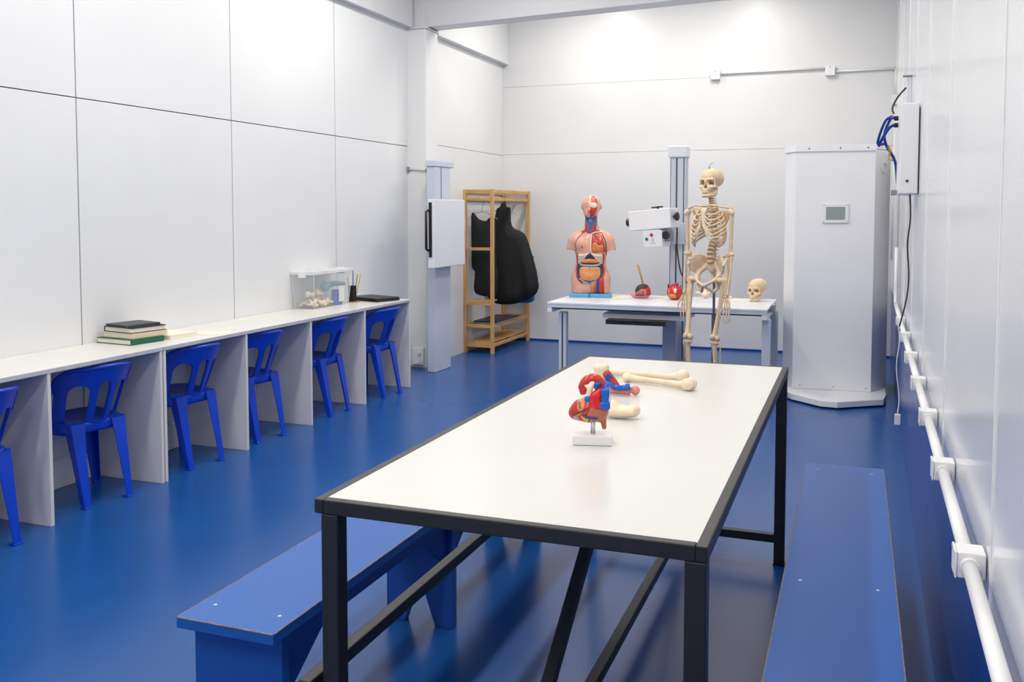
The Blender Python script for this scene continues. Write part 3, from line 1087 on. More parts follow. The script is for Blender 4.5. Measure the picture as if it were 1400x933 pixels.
col_ = G().box(-.09, .085, -.19, -.01, -.235, -.09).xf(Matrix.Translation((-.10, -.28, 1.39)) @ Matrix.Rotation(R(-12), 4, 'Z') @ Matrix.Rotation(R(-2), 4, 'Y')).build('collimator', 'white_metal', xc, bevel=.005)
CM = Matrix.Translation((-.10, -.28, 1.39)) @ Matrix.Rotation(R(-12), 4, 'Z') @ Matrix.Rotation(R(-2), 4, 'Y')
for (x, z, mt) in ((-.055, -.165, 'indicator_green'), (-.01, -.13, 'indicator_red')):
    G().lathe([(.014, 0), (.014, .006), (.009, .009)], n=16).xf(CM @ Matrix.Translation((x, -.19, z)) @ Matrix.Rotation(R(90), 4, 'X')).build('push_button', mt, col_)
G().tube([CM @ Vector((.0 + .009 * math.cos(a), -.1915, -.175 + .011 * math.sin(a))) for a in [k * math.pi / 6 for k in range(13)]], .0016, 5).build('bulb_symbol', 'text_grey', col_)
for k in range(6):
    G().box(-.022 + k * .008, -.017 + k * .008, -.1912, -.1898, -.206 + (.001 if k % 2 else 0), -.2).xf(CM).build('caption_mark', 'text_grey', col_)
G().box(.0852, .0862, -.12, -.10, -.17, -.12).xf(CM).build('red_mark', 'text_red', col_)
G().lathe([(.01, 0), (.01, .03), (.034, .032), (.036, .05), (.028, .056)], n=14).xf(CM @ Matrix.Translation((.115, -.13, -.135)) @ Matrix.Rotation(R(90), 4, 'X')).build('lock_knob', 'black_plastic', xc)
G().box(.086, .12, -.13, -.02, -.19, -.10).xf(CM).build('knob_block', 'grey_metal', xc, bevel=.003)
G().tube(catmull([(.02, -.36, 1.40), (.05, -.34, 1.33), (.045, -.30, 1.15), (.06, -.22, .95), (.085, -.12, .85), (.09, .09, .75), (.09, .12, .3), (.07, .15, .04)], 5), .0065, 6).build('cable', 'cable_black', xc, smooth=True)

# ================================================================ bones and anatomical models
def relief(name, poly, ysurf, off, bulge, res, mat, parent, xf=None, back=.006):
    """a moulded piece lying on a surface: outline in (x, z), front follows the surface"""
    V, T, B = plate([poly], res)
    A = np.array(poly)
    P = np.array(V)
    d = np.min(np.hypot(P[:, 0][:, None] - A[:, 0][None], P[:, 1][:, None] - A[:, 1][None]), 1)
    dm = max(d.max(), 1e-6)
    y = ysurf(P[:, 0], P[:, 1])
    yf = y - off - bulge * np.sqrt(np.clip(d / dm, 0, 1))
    n = len(V)
    v = [(P[i, 0], yf[i], P[i, 1]) for i in range(n)] + [(P[i, 0], y[i] + back, P[i, 1]) for i in range(n)]
    f = [tuple(t) for t in T] + [(n + c, n + b, n + a) for a, b, c in T] + [(b, a, n + a, n + b) for a, b in B]
    # triangles are CCW in (x, z): normal -y, outward
    if xf is not None:
        v = [tuple(xf @ Vector(q)) for q in v]
    return mk(name, v, f, mat, parent, smooth=True)


def front_of(fn, y0=-.25, y1=.12, n=150):
    ys_ = np.linspace(y0, y1, n)

    def q(x, z):
        x = np.asarray(x, float)
        z = np.asarray(z, float)
        P = np.stack([np.repeat(x[:, None], n, 1), np.repeat(ys_[None], len(x), 0), np.repeat(z[:, None], n, 1)], -1)
        V = fn(P)
        ins = V < 0
        k = np.argmax(ins, 1)
        hit = ins.any(1)
        k1 = np.clip(k, 1, n - 1)
        r = np.arange(len(x))
        a, b = V[r, k1 - 1], V[r, k1]
        t = np.where(a != b, a / np.where(a != b, a - b, 1), 0)
        y = ys_[k1 - 1] + t * (ys_[1] - ys_[0])
        return np.where(hit, y, ys_[np.argmin(V, 1)])
    return q


# ---- skull (chin at z=0, top .205, face to -y)
def skull_fn(p):
    ax = np.abs(p[..., 0])
    q = np.stack([ax, p[..., 1], p[..., 2]], -1)
    cr = smin(.02, ell(p, (0, .03, .140), (.068, .086, .064)), ell(p, (0, -.012, .142), (.056, .062, .054)))
    face = rbox(p, (0, -.036, .086), (.040, .036, .036), .018)
    mx = ell(p, (0, -.050, .054), (.031, .029, .026))
    d = smin(.016, cr, face, mx)
    d = smin(.006, d, cap(q, (.010, -.072, .122), (.044, -.058, .124), .006, .006))
    d = smin(.006, d, chain(q, [(.030, -.062, .068), (.052, -.046, .074), (.063, -.005, .080)], [.009, .0085, .006]))
    d = smin(.006, d, cap(q, (.050, -.048, .118), (.054, -.044, .082), .0055))
    d = smin(.005, d, cap(p, (0, -.076, .112), (0, -.084, .094), .0055, .004))
    d = smax(.004, d, -ell(q, (.0275, -.082, .100), (.0195, .040, .0185)))
    d = smax(.003, d, -smin(.006, ell(q, (.005, -.086, .070), (.009, .028, .012)), ell(p, (0, -.086, .080), (.007, .026, .012))))
    d = smax(.008, d, -ell(q, (.066, -.018, .100), (.014, .026, .024)))
    return d


def jaw_fn(p):
    q = np.stack([np.abs(p[..., 0]), p[..., 1], p[..., 2]], -1)
    d = chain(q, [(.047, -.006, .078), (.044, -.010, .036), (.037, -.028, .020), (.017, -.060, .013), (0, -.066, .013)], [.009, .0135, .0115, .0125, .0125])
    d = smin(.008, d, chain(q, [(.036, -.026, .036), (.017, -.054, .029), (0, -.060, .029)], [.010, .009, .009]))
    return d


SK = {}


def skull(parent, xf, mat):
    if not SK:
        SK['c'] = surfnet(skull_fn, (-.085, -.115, .03), (.085, .13, .215), .0038)
        SK['j'] = surfnet(jaw_fn, (-.075, -.095, -.005), (.075, .03, .09), .0035)
    for k, nm in (('c', 'cranium'), ('j', 'jaw')):
        v, f = SK[k]
        o = mk(nm, [tuple(xf @ Vector(q)) for q in v], f, mat, parent, smooth=True)
        if k == 'c':
            c = o
        else:
            jw = o
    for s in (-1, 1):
        G().ball((s * .0275, -.046, .100), (.017, .010, .016), 14).xf(xf).build('eye_hollow_shade', 'socket_shade', c, smooth=True)  # dark ball at the back of each eye hollow, its shade as colour
    G().ball((0, -.060, .074), (.010, .008, .014), 10).xf(xf).build('nose_hollow_shade', 'socket_shade', c, smooth=True)  # same painted shade for the nose opening
    for (z0, z1, pr) in ((.032, .0395, jw), (.040, .048, c)):
        g = G()
        for k in range(-5, 6):
            a = k / 5.2 * 1.15
            x, y = .027 * math.sin(a), -.044 - .033 * math.cos(a)
            g.box(x - .0028, x + .0028, y - .003, y + .006, z0, z1)
        g.xf(xf).build('teeth', 'tooth', pr, bevel=.0008)


# ---- full skeleton
sk = thing('skeleton', 'full-size beige anatomical skeleton hanging on a stand in front of the x-ray table', 'skeleton', (-1.003, 6.75, 0), R(-20.5))
skull(sk, Matrix.Translation((.012, .004, 1.552)) @ Matrix.Diagonal((1.1, 1.08, 1.06, 1)) @ Matrix.Rotation(R(1), 4, 'Z') @ Matrix.Rotation(R(-4), 4, 'X'), 'bone')
G().tube(catmull([(0, .01, 1.765), (0, .01, 1.782), (.012, .01, 1.80), (.03, .01, 1.806)], 4), [.006] * 4 + [.0022] * 9, 8).build('hanging_hook', 'grey_metal', sk, smooth=True)
# spine
sp = catmull([(0, .020, 1.625), (0, .035, 1.56), (0, .055, 1.49), (0, .090, 1.38), (0, .085, 1.27), (0, .045, 1.17), (0, .040, 1.10), (0, .065, 1.05)], 12)
L = [0]
for i in range(1, len(sp)):
    L.append(L[-1] + math.dist(sp[i], sp[i - 1]))


def at_len(s):
    for i in range(1, len(sp)):
        if L[i] >= s:
            t = (s - L[i - 1]) / (L[i] - L[i - 1])
            return Vector(sp[i - 1]).lerp(Vector(sp[i]), t), (Vector(sp[i]) - Vector(sp[i - 1])).normalized()
    return Vector(sp[-1]), Vector((0, 0, -1))


vm = bpy.data.meshes.new('vertebra')
g = G().lathe([(.75, -.5), (1.0, -.46), (.86, -.25), (.82, 0), (.86, .25), (1.0, .46), (.75, .5)], n=14)
g.box(-1.75, 1.75, .9, 1.35, -.18, .18).box(-.18, .18, .9, 2.5, -.35, .2)
vm.from_pydata(g.v, [], g.f)
vm.materials.append(MATS['bone'])
dm = bpy.data.meshes.new('disc')
g = G().lathe([(.9, -.5), (1.05, 0), (.9, .5)], n=14)
dm.from_pydata(g.v, [], g.f)
dm.materials.append(MATS['disc_brown'])
s = .004
for k in range(24):
    if k < 7:
        h, r = .0165, .0165 + .0004 * k
    elif k < 19:
        h, r = .0205 + .0004 * (k - 7), .0175 + .0006 * (k - 7)
    else:
        h, r = .0275, .0255
    tot = .97
    p, t = at_len((s + h / 2) * L[-1] / .578)
    zz = -t
    yy = (Vector((0, 1, 0)) - zz * zz.y).normalized()
    xx = yy.cross(zz)
    rot = Matrix((xx, yy, zz)).transposed().to_4x4()
    hs = h * L[-1] / .578
    for me, nm, hh, dz in ((vm, 'vertebra', hs * .80, 0), (dm, 'disc', hs * .22, -hs * .5)):
        o = bpy.data.objects.new(nm, me)
        link(o, sk)
        o.matrix_local = Matrix.Translation(p + zz * dz) @ rot @ Matrix.Diagonal((r, r, hh, 1))
    s += h
# ribs
for i in range(10):
    q = i / 9
    zb = 1.505 - .0225 * i
    yb = at_len((1.60 - zb) * L[-1] / .578)[0].y
    wd = [.060, .086, .103, .114, .121, .125, .127, .126, .122, .114][i]
    fr = [-.035, -.052, -.064, -.073, -.079, -.083, -.084, -.080, -.068, -.045][i]
    drop = [.03, .05, .066, .080, .092, .10, .106, .108, .104, .096][i]
    zs = [1.468, 1.445, 1.423, 1.401, 1.381, 1.365, 1.355, 1.343, 1.328, 1.311][i]
    for sx in (-1, 1):
        pts = []
        yc = (yb + .012 + fr) / 2
        dp = (yb + .012 - fr) / 2
        te = 150 if i < 7 else 138 - 6 * (i - 7)
        for k in range(17):
            a = R(8 + (te - 8) * k / 16)
            pts.append((sx * wd * math.sin(a) ** .8, yc + dp * math.cos(a), zb - drop * (k / 16) ** 1.1))
        G().tube(pts, [.0060 + .0018 * math.sin(math.pi * k / 16) for k in range(17)], 7, flat=1.25).build('rib', 'bone', sk, smooth=True)
        # cartilage to the breastbone or to the costal arch
        e = pts[-1]
        if i < 7:
            tgt = (sx * .014, fr - .006, zs)
            mid = ((e[0] + tgt[0]) / 2 + sx * .004, (e[1] + tgt[1]) / 2 - .004, min(e[2], zs) + (.2 if i < 4 else .08) * abs(e[2] - zs))
        else:
            tgt = (sx * (.030 + .012 * (i - 6)), -.079 + .006 * (i - 6), 1.335 - .020 * (i - 7))
            mid = ((e[0] + tgt[0]) / 2, (e[1] + tgt[1]) / 2 - .004, (e[2] + tgt[2]) / 2 - .004)
        G().tube(catmull([e, mid, tgt], 4), .0056, 7).build('costal_cartilage', 'bone_pale', sk, smooth=True)
for sx in (-1, 1):
    G().tube(catmull([(sx * .012, -.088, 1.358), (sx * .035, -.084, 1.328), (sx * .065, -.070, 1.295), (sx * .092, -.04, 1.258)], 5), .0068, 8).build('costal_arch', 'bone_pale', sk, smooth=True)
v, f = slab([catmull([(-.026, 1.491), (0, 1.485), (.026, 1.491), (.022, 1.458), (.013, 1.443), (.018, 1.393), (.015, 1.363), (.004, 1.328), (-.004, 1.328), (-.015, 1.363), (-.018, 1.393), (-.013, 1.443), (-.022, 1.458)], 3, True)], .012,
            lambda a, b: (a, -.062 - .20 * (1.488 - b) + .9 * (1.488 - b) ** 2, b), lambda a, b: (a, -.051 - .20 * (1.488 - b) + .9 * (1.488 - b) ** 2, b))
mk('sternum', v, [q[::1] for q in f], 'bone_pale', sk, smooth=True)
for sx in (-1, 1):
    G().tube(catmull([(sx * .016, -.058, 1.497), (sx * .06, -.062, 1.503), (sx * .11, -.03, 1.494), (sx * .168, .008, 1.482)], 5), [.0095] + [.0065] * 14 + [.009], 8).build('clavicle', 'bone', sk, smooth=True)
    v, f = slab([catmull([(.155, 1.475), (.10, 1.465), (.060, 1.46), (.055, 1.40), (.075, 1.32), (.085, 1.315), (.11, 1.37), (.145, 1.43)], 4, True)], .018,
                lambda a, b: (sx * a, .085 - .35 * (a - .06) + .0, b), lambda a, b: (sx * a, .092 - .35 * (a - .06), b))
    mk('scapula', v, f if sx > 0 else [q[::-1] for q in f], 'bone', sk, smooth=True)
    G().tube(catmull([(sx * .065, .10, 1.44), (sx * .11, .095, 1.468), (sx * .155, .05, 1.485), (sx * .180, .015, 1.482)], 4), [.005] * 9 + [.008] * 4, 7, flat=.8).build('scapular_spine', 'bone', sk, smooth=True)
    # arm
    S, E_, W = (sx * .176, .015, 1.455), (sx * .172, .015, 1.150), (sx * (.160 if sx > 0 else .168), -.012, .862)

    def hum(p):
        d = chain(p, [S, (sx * .178, .015, 1.40), (sx * .175, .018, 1.28), (sx * .173, .015, 1.18), E_], [.019, .0155, .0125, .014, .016])
        d = smin(.012, d, sph(p, (sx * .168, .012, 1.459), .0225), sph(p, (sx * .188, .005, 1.447), .0145))
        d = smin(.01, d, cap(p, (sx * .154, .015, 1.152), (sx * .190, .013, 1.154), .0135, .0135))
        return d
    organic('humerus', hum, (min(sx * .13, sx * .22), -.03, 1.12), (max(sx * .13, sx * .22), .06, 1.50), .0045, 'bone', sk)

    def uln(p):
        d = chain(p, [(sx * .160, .028, 1.158), (sx * .158, .018, 1.10), (sx * .154, .004, .98), (W[0] - sx * .014, W[1], .872)], [.015, .011, .008, .008])
        return smin(.006, d, sph(p, (W[0] - sx * .014, W[1], .868), .0085))

    def rad(p):
        d = chain(p, [(sx * .184, .010, 1.132), (sx * .183, .004, 1.09), (sx * .184, -.010, .98), (W[0] + sx * .010, W[1] - .004, .875)], [.012, .009, .0088, .012])
        return smin(.006, d, sph(p, (W[0] + sx * .010, W[1] - .004, .868), .0125))
    lo = (min(sx * .12, sx * .21), -.04, .84)
    hi = (max(sx * .12, sx * .21), .055, 1.18)
    organic('ulna', uln, lo, hi, .0045, 'bone', sk)
    organic('radius', rad, lo, hi, .0045, 'bone', sk)
    hb = G()
    rnd = random.Random(3)
    for a in range(4):
        for b in range(2):
            hb.ball((W[0] + sx * (-.016 + a * .0105), W[1] - .002 + .002 * (a % 2), .853 - b * .0125), (.0072, .0085, .0072), 8)
    fl = [(-.030, .068, .066), (-.011, .076, .086), (.007, .077, .092), (.024, .072, .084)]
    for k, (dx, m_, fg) in enumerate(fl):
        b0 = Vector((W[0] + sx * (dx * .75), W[1] - .004, .836))
        k1 = Vector((W[0] + sx * dx * 1.15, W[1] - .010, .836 - m_))
        e1 = k1 + Vector((sx * dx * .12, -.006, -fg * .45))
        e2 = e1 + Vector((sx * dx * .05, .001, -fg * .32))
        e3 = e2 + Vector((0, .005, -fg * .26))
        for a, b, r in ((b0, k1, .0055), (k1, e1, .005), (e1, e2, .0045), (e2, e3, .004)):
            ln = b - a
            hb.tube([a, a + ln * .14, a + ln * .5, a + ln * .84, b], [r * 1.1, r * 1.35, r * .85, r * 1.3, r * .9], 7)
    b0 = Vector((W[0] + sx * .020, W[1] - .010, .846))
    k1 = b0 + Vector((sx * .016, -.016, -.040))
    e1 = k1 + Vector((sx * .008, -.006, -.030))
    e2 = e1 + Vector((sx * .002, -.002, -.024))
    for a, b, r in ((b0, k1, .006), (k1, e1, .0055), (e1, e2, .0045)):
        ln = b - a
        hb.tube([a, a + ln * .14, a + ln * .5, a + ln * .84, b], [r * 1.1, r * 1.35, r * .85, r * 1.3, r * .9], 7)
    hb.build('hand', 'bone', sk, smooth=True)


# pelvis
def pel(p):
    q = np.stack([np.abs(p[..., 0]), p[..., 1], p[..., 2]], -1)
    rt = rotm(12, -24, 28)
    wing = ell(q, (.094, .026, 1.082), (.070, .016, .072), rotm(8, 0, -46))
    wing = smax(.008, wing, -sph(q, (.02, -.075, 1.13), .095))
    crest = chain(q, [(.142, -.030, 1.075), (.150, .005, 1.115), (.125, .055, 1.142), (.075, .085, 1.130), (.045, .085, 1.10)], [.009, .008, .008, .009, .012])
    sac = ell(p, (0, .070, 1.065), (.042, .024, .055))
    rim = chain(q, [(.045, .065, 1.06), (.078, .03, 1.02), (.090, .0, .985), (.052, -.045, .952), (0, -.060, .928)], [.018, .016, .021, .012, .0135])
    isc = chain(q, [(.088, .01, .975), (.072, .025, .912), (.048, .005, .880), (.010, -.052, .918)], [.018, .0145, .011, .0095])
    d = smin(.012, wing, crest, rim)
    d = smin(.012, d, sac, isc)
    return smax(.006, d, -sph(q, (.112, -.012, .978), .022))


organic('pelvis', pel, (-.175, -.09, .87), (.175, .12, 1.165), .005, 'bone', sk)
G().box(-.006, .006, -.003, .003, 0, .008).xf(Matrix.Translation((-.118, -.050, 1.105))).build('blue_tag', 'bright_blue', sk)
organic('coccyx', lambda p: chain(p, [(0, .082, 1.03), (0, .085, .985), (0, .065, .955)], [.018, .011, .006]), (-.03, .03, .94), (.03, .12, 1.06), .005, 'bone', sk)
for sx in (-1, 1):
    Hh = (sx * .105, -.012, .968)
    Gt = (sx * .135, .005, .968)
    Kn = (-.118, -.070, .555) if sx < 0 else (.068, -.012, .553)
    An = (-.112, -.030, .17) if sx < 0 else (.070, .012, .17)
    u = np.array(Kn) - np.array(Gt)

    def fem(p):
        m1 = tuple(np.array(Gt) + u * .15)
        m2 = tuple(np.array(Gt) + u * .55)
        m3 = tuple(np.array(Gt) + u * .88)
        d = chain(p, [Gt, m1, m2, m3, Kn], [.022, .0195, .0155, .0185, .024])
        d = smin(.012, d, cap(p, Hh, Gt, .014, .014), sph(p, Hh, .0225))
        d = smin(.012, d, ell(p, (Kn[0] - .021, Kn[1] + .008, Kn[2] - .004), (.018, .027, .022)), ell(p, (Kn[0] + .021, Kn[1] + .008, Kn[2] - .004), (.018, .027, .022)))
        return d
    xs = [Hh[0], Gt[0], Kn[0]]
    organic('femur', fem, (min(xs) - .055, -.125, .515), (max(xs) + .055, .05, 1.0), .0055, 'bone', sk)
    organic('patella', lambda p: ell(p, (Kn[0], Kn[1] - .032, Kn[2] + .008), (.018, .009, .02)), (Kn[0] - .03, Kn[1] - .05, Kn[2] - .02), (Kn[0] + .03, Kn[1] - .015, Kn[2] + .04), .004, 'bone', sk)
    w_ = np.array(An) - np.array(Kn)

    def tib(p):
        t0 = tuple(np.array(Kn) + np.array((0, .004, -.030)))
        t1 = tuple(np.array(Kn) + w_ * .22)
        t2 = tuple(np.array(Kn) + w_ * .7)
        d = chain(p, [t0, t1, t2, An], [.022, .0165, .0125, .015])
        d = smin(.012, d, ell(p, (Kn[0], Kn[1] + .005, Kn[2] - .036), (.038, .025, .013)))
        return smin(.01, d, sph(p, An, .018))
    organic('tibia', tib, (Kn[0] - .055, -.125, .14), (Kn[0] + .055, .06, .545), .006, 'bone', sk)
    G().tube([(Kn[0] + sx * .036, Kn[1] + .018, Kn[2] - .045), (Kn[0] + sx * .037, Kn[1] + .022, Kn[2] - .075), (An[0] + sx * .028, An[1] + .012, .3), (An[0] + sx * .026, An[1] + .008, .155)], [.011, .0055, .005, .0095], 8).build('fibula', 'bone', sk, smooth=True)

    def foot(p):
        a = np.array(An)
        d = smin(.012, cap(p, tuple(a + (0, .0, -.02)), tuple(a + (0, .045, -.075)), .018, .02), cap(p, tuple(a + (0, -.01, -.03)), tuple(a + (0, -.06, -.06)), .02, .018))
        for k in range(5):
            dx = (k - 2) * .013
            d = np.minimum(d, chain(p, [tuple(a + (dx * .7, -.06, -.065)), tuple(a + (dx * 1.15, -.125, -.09)), tuple(a + (dx * 1.25, -.165 + abs(k - 1.5) * .006, -.098))], [.0075, .0055, .0055]))
        return d
    organic('foot', foot, (An[0] - .06, An[1] - .2, .04), (An[0] + .06, An[1] + .085, .2), .006, 'bone', sk)
G().tube([(0.0, .10, .05), (0.0, .10, 1.02)], .0095, 10).build('stand_pole', 'dark_groove', sk, smooth=True)
G().tube([(0.0, .11, 1.02), (0, .12, 1.3), (0, .13, 1.5)], .005, 8).build('support_rod', 'grey_metal', sk, smooth=True)
for k in range(5):
    a = R(90 + 72 * k)
    G().tube([(0, .10, .075), (.26 * math.cos(a), .10 + .26 * math.sin(a), .055)], [.016, .011], 8).build('base_leg', 'dark_groove', sk, smooth=True)
    G().ball((.26 * math.cos(a), .10 + .26 * math.sin(a), .025), .025, 12).build('castor', 'black_plastic', sk, smooth=True)

# ---- loose skull on the x-ray table
s2 = thing('skull_model', 'beige skull standing on the right end of the x-ray table', 'skull', (-.765, 7.86, Z2), R(-24))
skull(s2, Matrix.Translation((0, 0, .0)) @ Matrix.Diagonal((.98, .98, .92, 1)), 'bone')

# ---- torso model
to = thing('torso_model', 'life-size plastic human torso model with open chest and belly on a blue base', 'torso model', (-2.163, 7.80, Z2), R(9))


def torso_fn(p):
    q = np.stack([np.abs(p[..., 0]), p[..., 1], p[..., 2]], -1)
    d = smin(.05, ell(p, (0, .012, .335), (.128, .088, .15)), ell(p, (0, .012, .435), (.146, .094, .115)))
    d = smin(.07, d, ell(p, (0, .015, .15), (.168, .098, .16)))
    d = smin(.04, d, cap(p, (-.125, .018, .492), (.125, .018, .492), .058, .058))
    arm = smax(.006, cap(q, (.150, .018, .478), (.180, .016, .38), .055, .043), .408 - p[..., 2])
    d = smin(.03, d, arm)
    d = smin(.02, d, ell(q, (.066, -.055, .455), (.062, .035, .055)))
    th = cap(q, (.086, .012, .14), (.090, .014, .0), .082, .078)
    d = smin(.025, d, th)
    d = smin(.04, d, cap(p, (0, .028, .52), (0, .02, .67), .068, .054))
    d = smin(.03, d, cap(q, (.03, .03, .585), (.125, .02, .520), .03, .04))
    d = smin(.03, d, ell(p, (0, .022, .80), (.081, .094, .083)), ell(p, (0, -.016, .765), (.067, .072, .082)), ell(p, (0, -.036, .716), (.050, .050, .032)))
    d = smin(.012, d, cap(p, (0, -.082, .785), (0, -.098, .752), .008, .012))
    d = smin(.008, d, ell(q, (.081, .022, .783), (.010, .017, .026)))
    d = smin(.01, d, ell(p, (0, -.080, .728), (.022, .012, .006)))
    d = smax(.008, d, -ell(q, (.030, -.092, .782), (.020, .014, .010)))
    return smax(.004, d, .031 - p[..., 2])


organic('body', torso_fn, (-.24, -.13, .02), (.24, .14, .90), .0072, 'skin', to)
ysf = front_of(torso_fn)


def rel(name, pts, off, bulge, mat, smoothn=4, res=.010, parent=None):
    return relief(name, catmull(pts, smoothn, True) if smoothn else pts, ysf, off, bulge, res, mat, parent or to)


def line(name, pts, r, mat, off=.002, parent=None, n=5):
    c = np.array(catmull(pts, n))
    y = ysf(c[:, 0], c[:, 1])
    return G().tube([(c[i, 0], y[i] - off, c[i, 1]) for i in range(len(c))], r, 6).build(name, mat, parent or to, smooth=True)


# head: opened right half
rel('face_muscle', [(.004, .872), (.03, .868), (.052, .84), (.060, .80), (.056, .76), (.045, .72), (.025, .698), (.004, .694), (.003, .74), (.003, .80)], .003, .003, 'muscle')
rel('forehead_muscle', [(.006, .868), (.03, .862), (.045, .835), (.045, .815), (.006, .818)], .006, .003, 'muscle_light')
rel('eye_region', [(.004, .812), (.03, .818), (.056, .808), (.056, .778), (.03, .770), (.004, .782)], .007, .004, 'cream')
rel('jaw_muscle', [(.004, .757), (.026, .775), (.044, .752), (.040, .718), (.022, .70), (.005, .70)], .008, .004, 'heart_red')
line('head_cut', [(.002, .883), (.002, .84), (.002, .795)], .0045, 'cream')
line('eye_line', [(-.046, .784), (-.03, .779), (-.016, .783)], .0022, 'nipple', .001)
line('brow_line', [(-.05, .803), (-.03, .810), (-.012, .803)], .0024, 'nipple', .0005)
line('mouth_line', [(-.022, .730), (-.01, .732), (.0, .731)], .0018, 'skin_line', .001)
# neck
rel('neck_vessels', [(-.046, .705), (-.02, .690), (.02, .690), (.052, .705), (.050, .64), (.042, .575), (.02, .553), (-.02, .553), (-.046, .575), (-.05, .64)], .003, .004, 'neck_blue')
rel('neck_muscle', [(-.034, .66), (-.022, .62), (-.008, .575), (-.012, .558), (-.032, .57), (-.040, .61)], .006, .003, 'muscle', 3, .008)
rel('neck_muscle', [(.034, .66), (.022, .62), (.008, .575), (.012, .558), (.032, .57), (.040, .61)], .006, .003, 'muscle', 3, .008)
rel('thyroid', [(-.012, .675), (.012, .675), (.013, .650), (-.013, .650)], .008, .005, 'base_blue', 3, .007)
rel('shoulder_muscle', [(-.085, .566), (-.05, .588), (-.047, .568), (-.06, .556)], .003, .002, 'muscle', 3, .008)
rel('shoulder_muscle', [(.085, .566), (.05, .588), (.047, .568), (.06, .556)], .003, .002, 'muscle', 3, .008)
# chest
line('chest_seam', [(-.062, .560), (-.10, .525), (-.122, .48), (-.128, .43), (-.122, .385)], .0028, 'skin_line')
rel('lung', [(.022, .545), (.06, .55), (.095, .528), (.118, .48), (.126, .43), (.124, .39), (.08, .392), (.022, .398)], .004, .010, 'muscle')
rel('lung_lobe', [(.024, .46), (.05, .475), (.08, .455), (.112, .45), (.116, .41), (.10, .397), (.05, .397), (.024, .402)], .011, .008, 'orange')
for a, b in ((.045, .452), (.07, .468), (.098, .418)):
    line('bronchus', [(a, b), (a + .004, b + .004)], .006, 'muscle', .016)
line('sternum_edge', [(.010, .385), (.010, .45), (.010, .52), (.018, .552), (.06, .562), (.10, .566)], .0055, 'cream', .008)
line('lung_border', [(.10, .545), (.128, .49), (.137, .43), (.134, .36)], .004, 'skin_line', .004)
for sx in (-1, 1):
    rel('flank_muscle', [(sx * .122, .375), (sx * .105, .372), (sx * .108, .30), (sx * .118, .29)], .003, .003, 'muscle', 3, .008)
    rel('costal_arch', [(sx * .004, .385), (sx * .05, .372), (sx * .102, .372), (sx * .106, .315), (sx * .098, .288), (sx * .070, .308), (sx * .035, .352)], .006, .006, 'cream', 3, .009)
    for k in range(4):
        line('rib_groove', [(sx * .103, .355 - .017 * k), (sx * (.075 + .003 * k), .352 - .015 * k), (sx * (.042 + .012 * k), .360 - .018 * k)], .0022, 'slate', .0135, n=3)
nm = [(-.074, .440), (-.066, .440)]
G().ball((-.068, float(ysf([-.068], [.438])[0]) - .001, .438), (.011, .005, .011), 12).build('nipple', 'nipple', to, smooth=True)
# belly
rel('diaphragm', [(0, .380), (.022, .362), (.040, .335), (.0, .328), (-.040, .335), (-.022, .362)], .007, .006, 'navy', 3, .008)
rel('belly_cavity', [(-.106, .29), (-.07, .30), (0, .298), (.07, .30), (.106, .29), (.116, .23), (.108, .17), (.07, .135), (0, .118), (-.07, .135), (-.108, .17), (-.116, .23)], .003, .004, 'cavity', 4, .012)
rel('side_wall', [(-.108, .30), (-.124, .25), (-.122, .19), (-.10, .145), (-.06, .115), (-.068, .128), (-.10, .165), (-.112, .21), (-.112, .26)], .007, .003, 'muscle', 4, .008)
rel('side_wall', [(.108, .30), (.124, .25), (.122, .19), (.10, .145), (.06, .115), (.068, .128), (.10, .165), (.112, .21), (.112, .26)], .007, .003, 'muscle', 4, .008)
rel('liver', [(-.055, .322), (0, .334), (.055, .322), (.075, .302), (.04, .298), (0, .300), (-.04, .298), (-.075, .302)], .012, .010, 'orange', 4, .008)
line('colon', [(-.085, .285), (-.05, .276), (0, .274), (.05, .276), (.085, .287)], .0105, 'slate', .008)
rel('small_intestine', [(-.075, .262), (0, .266), (.075, .262), (.090, .225), (.082, .175), (.05, .150), (0, .142), (-.05, .150), (-.082, .175), (-.090, .225)], .006, .016, 'peach', 4, .010)
for k in range(6):
    z = .250 - .018 * k
    w2 = .070 + .012 * math.sin(k * .6)
    line('intestine_fold', [(-w2, z), (-w2 * .5, z - .006), (-.004, z + .003), (w2 * .5, z - .004), (w2, z + .002)], .0016, 'orange', .0205, n=4)
line('intestine_fold', [(.0, .262), (.001, .20), (.0, .146)], .0018, 'orange', .0215)
line('lower_colon', [(-.088, .165), (-.05, .136), (0, .126), (.04, .134), (.06, .146)], .008, 'slate', .007)
rel('bladder', [(-.012, .142), (.012, .142), (.014, .126), (-.012, .124)], .012, .008, 'vein_blue', 3, .007)
rel('groin', [(.01, .118), (.04, .140), (.058, .135), (.035, .108), (.012, .082), (.002, .088)], .006, .008, 'pink', 4, .007)
# opened thigh
for (a, b, c, d_, mt) in ((.012, .038, .022, .052, 'orange'), (.038, .056, .052, .068, 'heart_brown'), (.056, .080, .062, .086, 'vein_blue'), (.080, .104, .084, .108, 'muscle'), (.104, .124, .104, .12, 'heart_red')):
    rel('thigh_muscle', [(a, .036), (b, .036), (b, .085), (d_, .135 if a < .06 else .17), (c, .12 if a < .05 else .165), (a, .085)], .004, .007, mt, 0, .009)
G().box(-.178, -.003, -.10, .10, 0, .032).build('base', 'base_blue', to, bevel=.006)
G().box(.003, .178, -.10, .10, 0, .032).build('base', 'base_blue', to, bevel=.006)

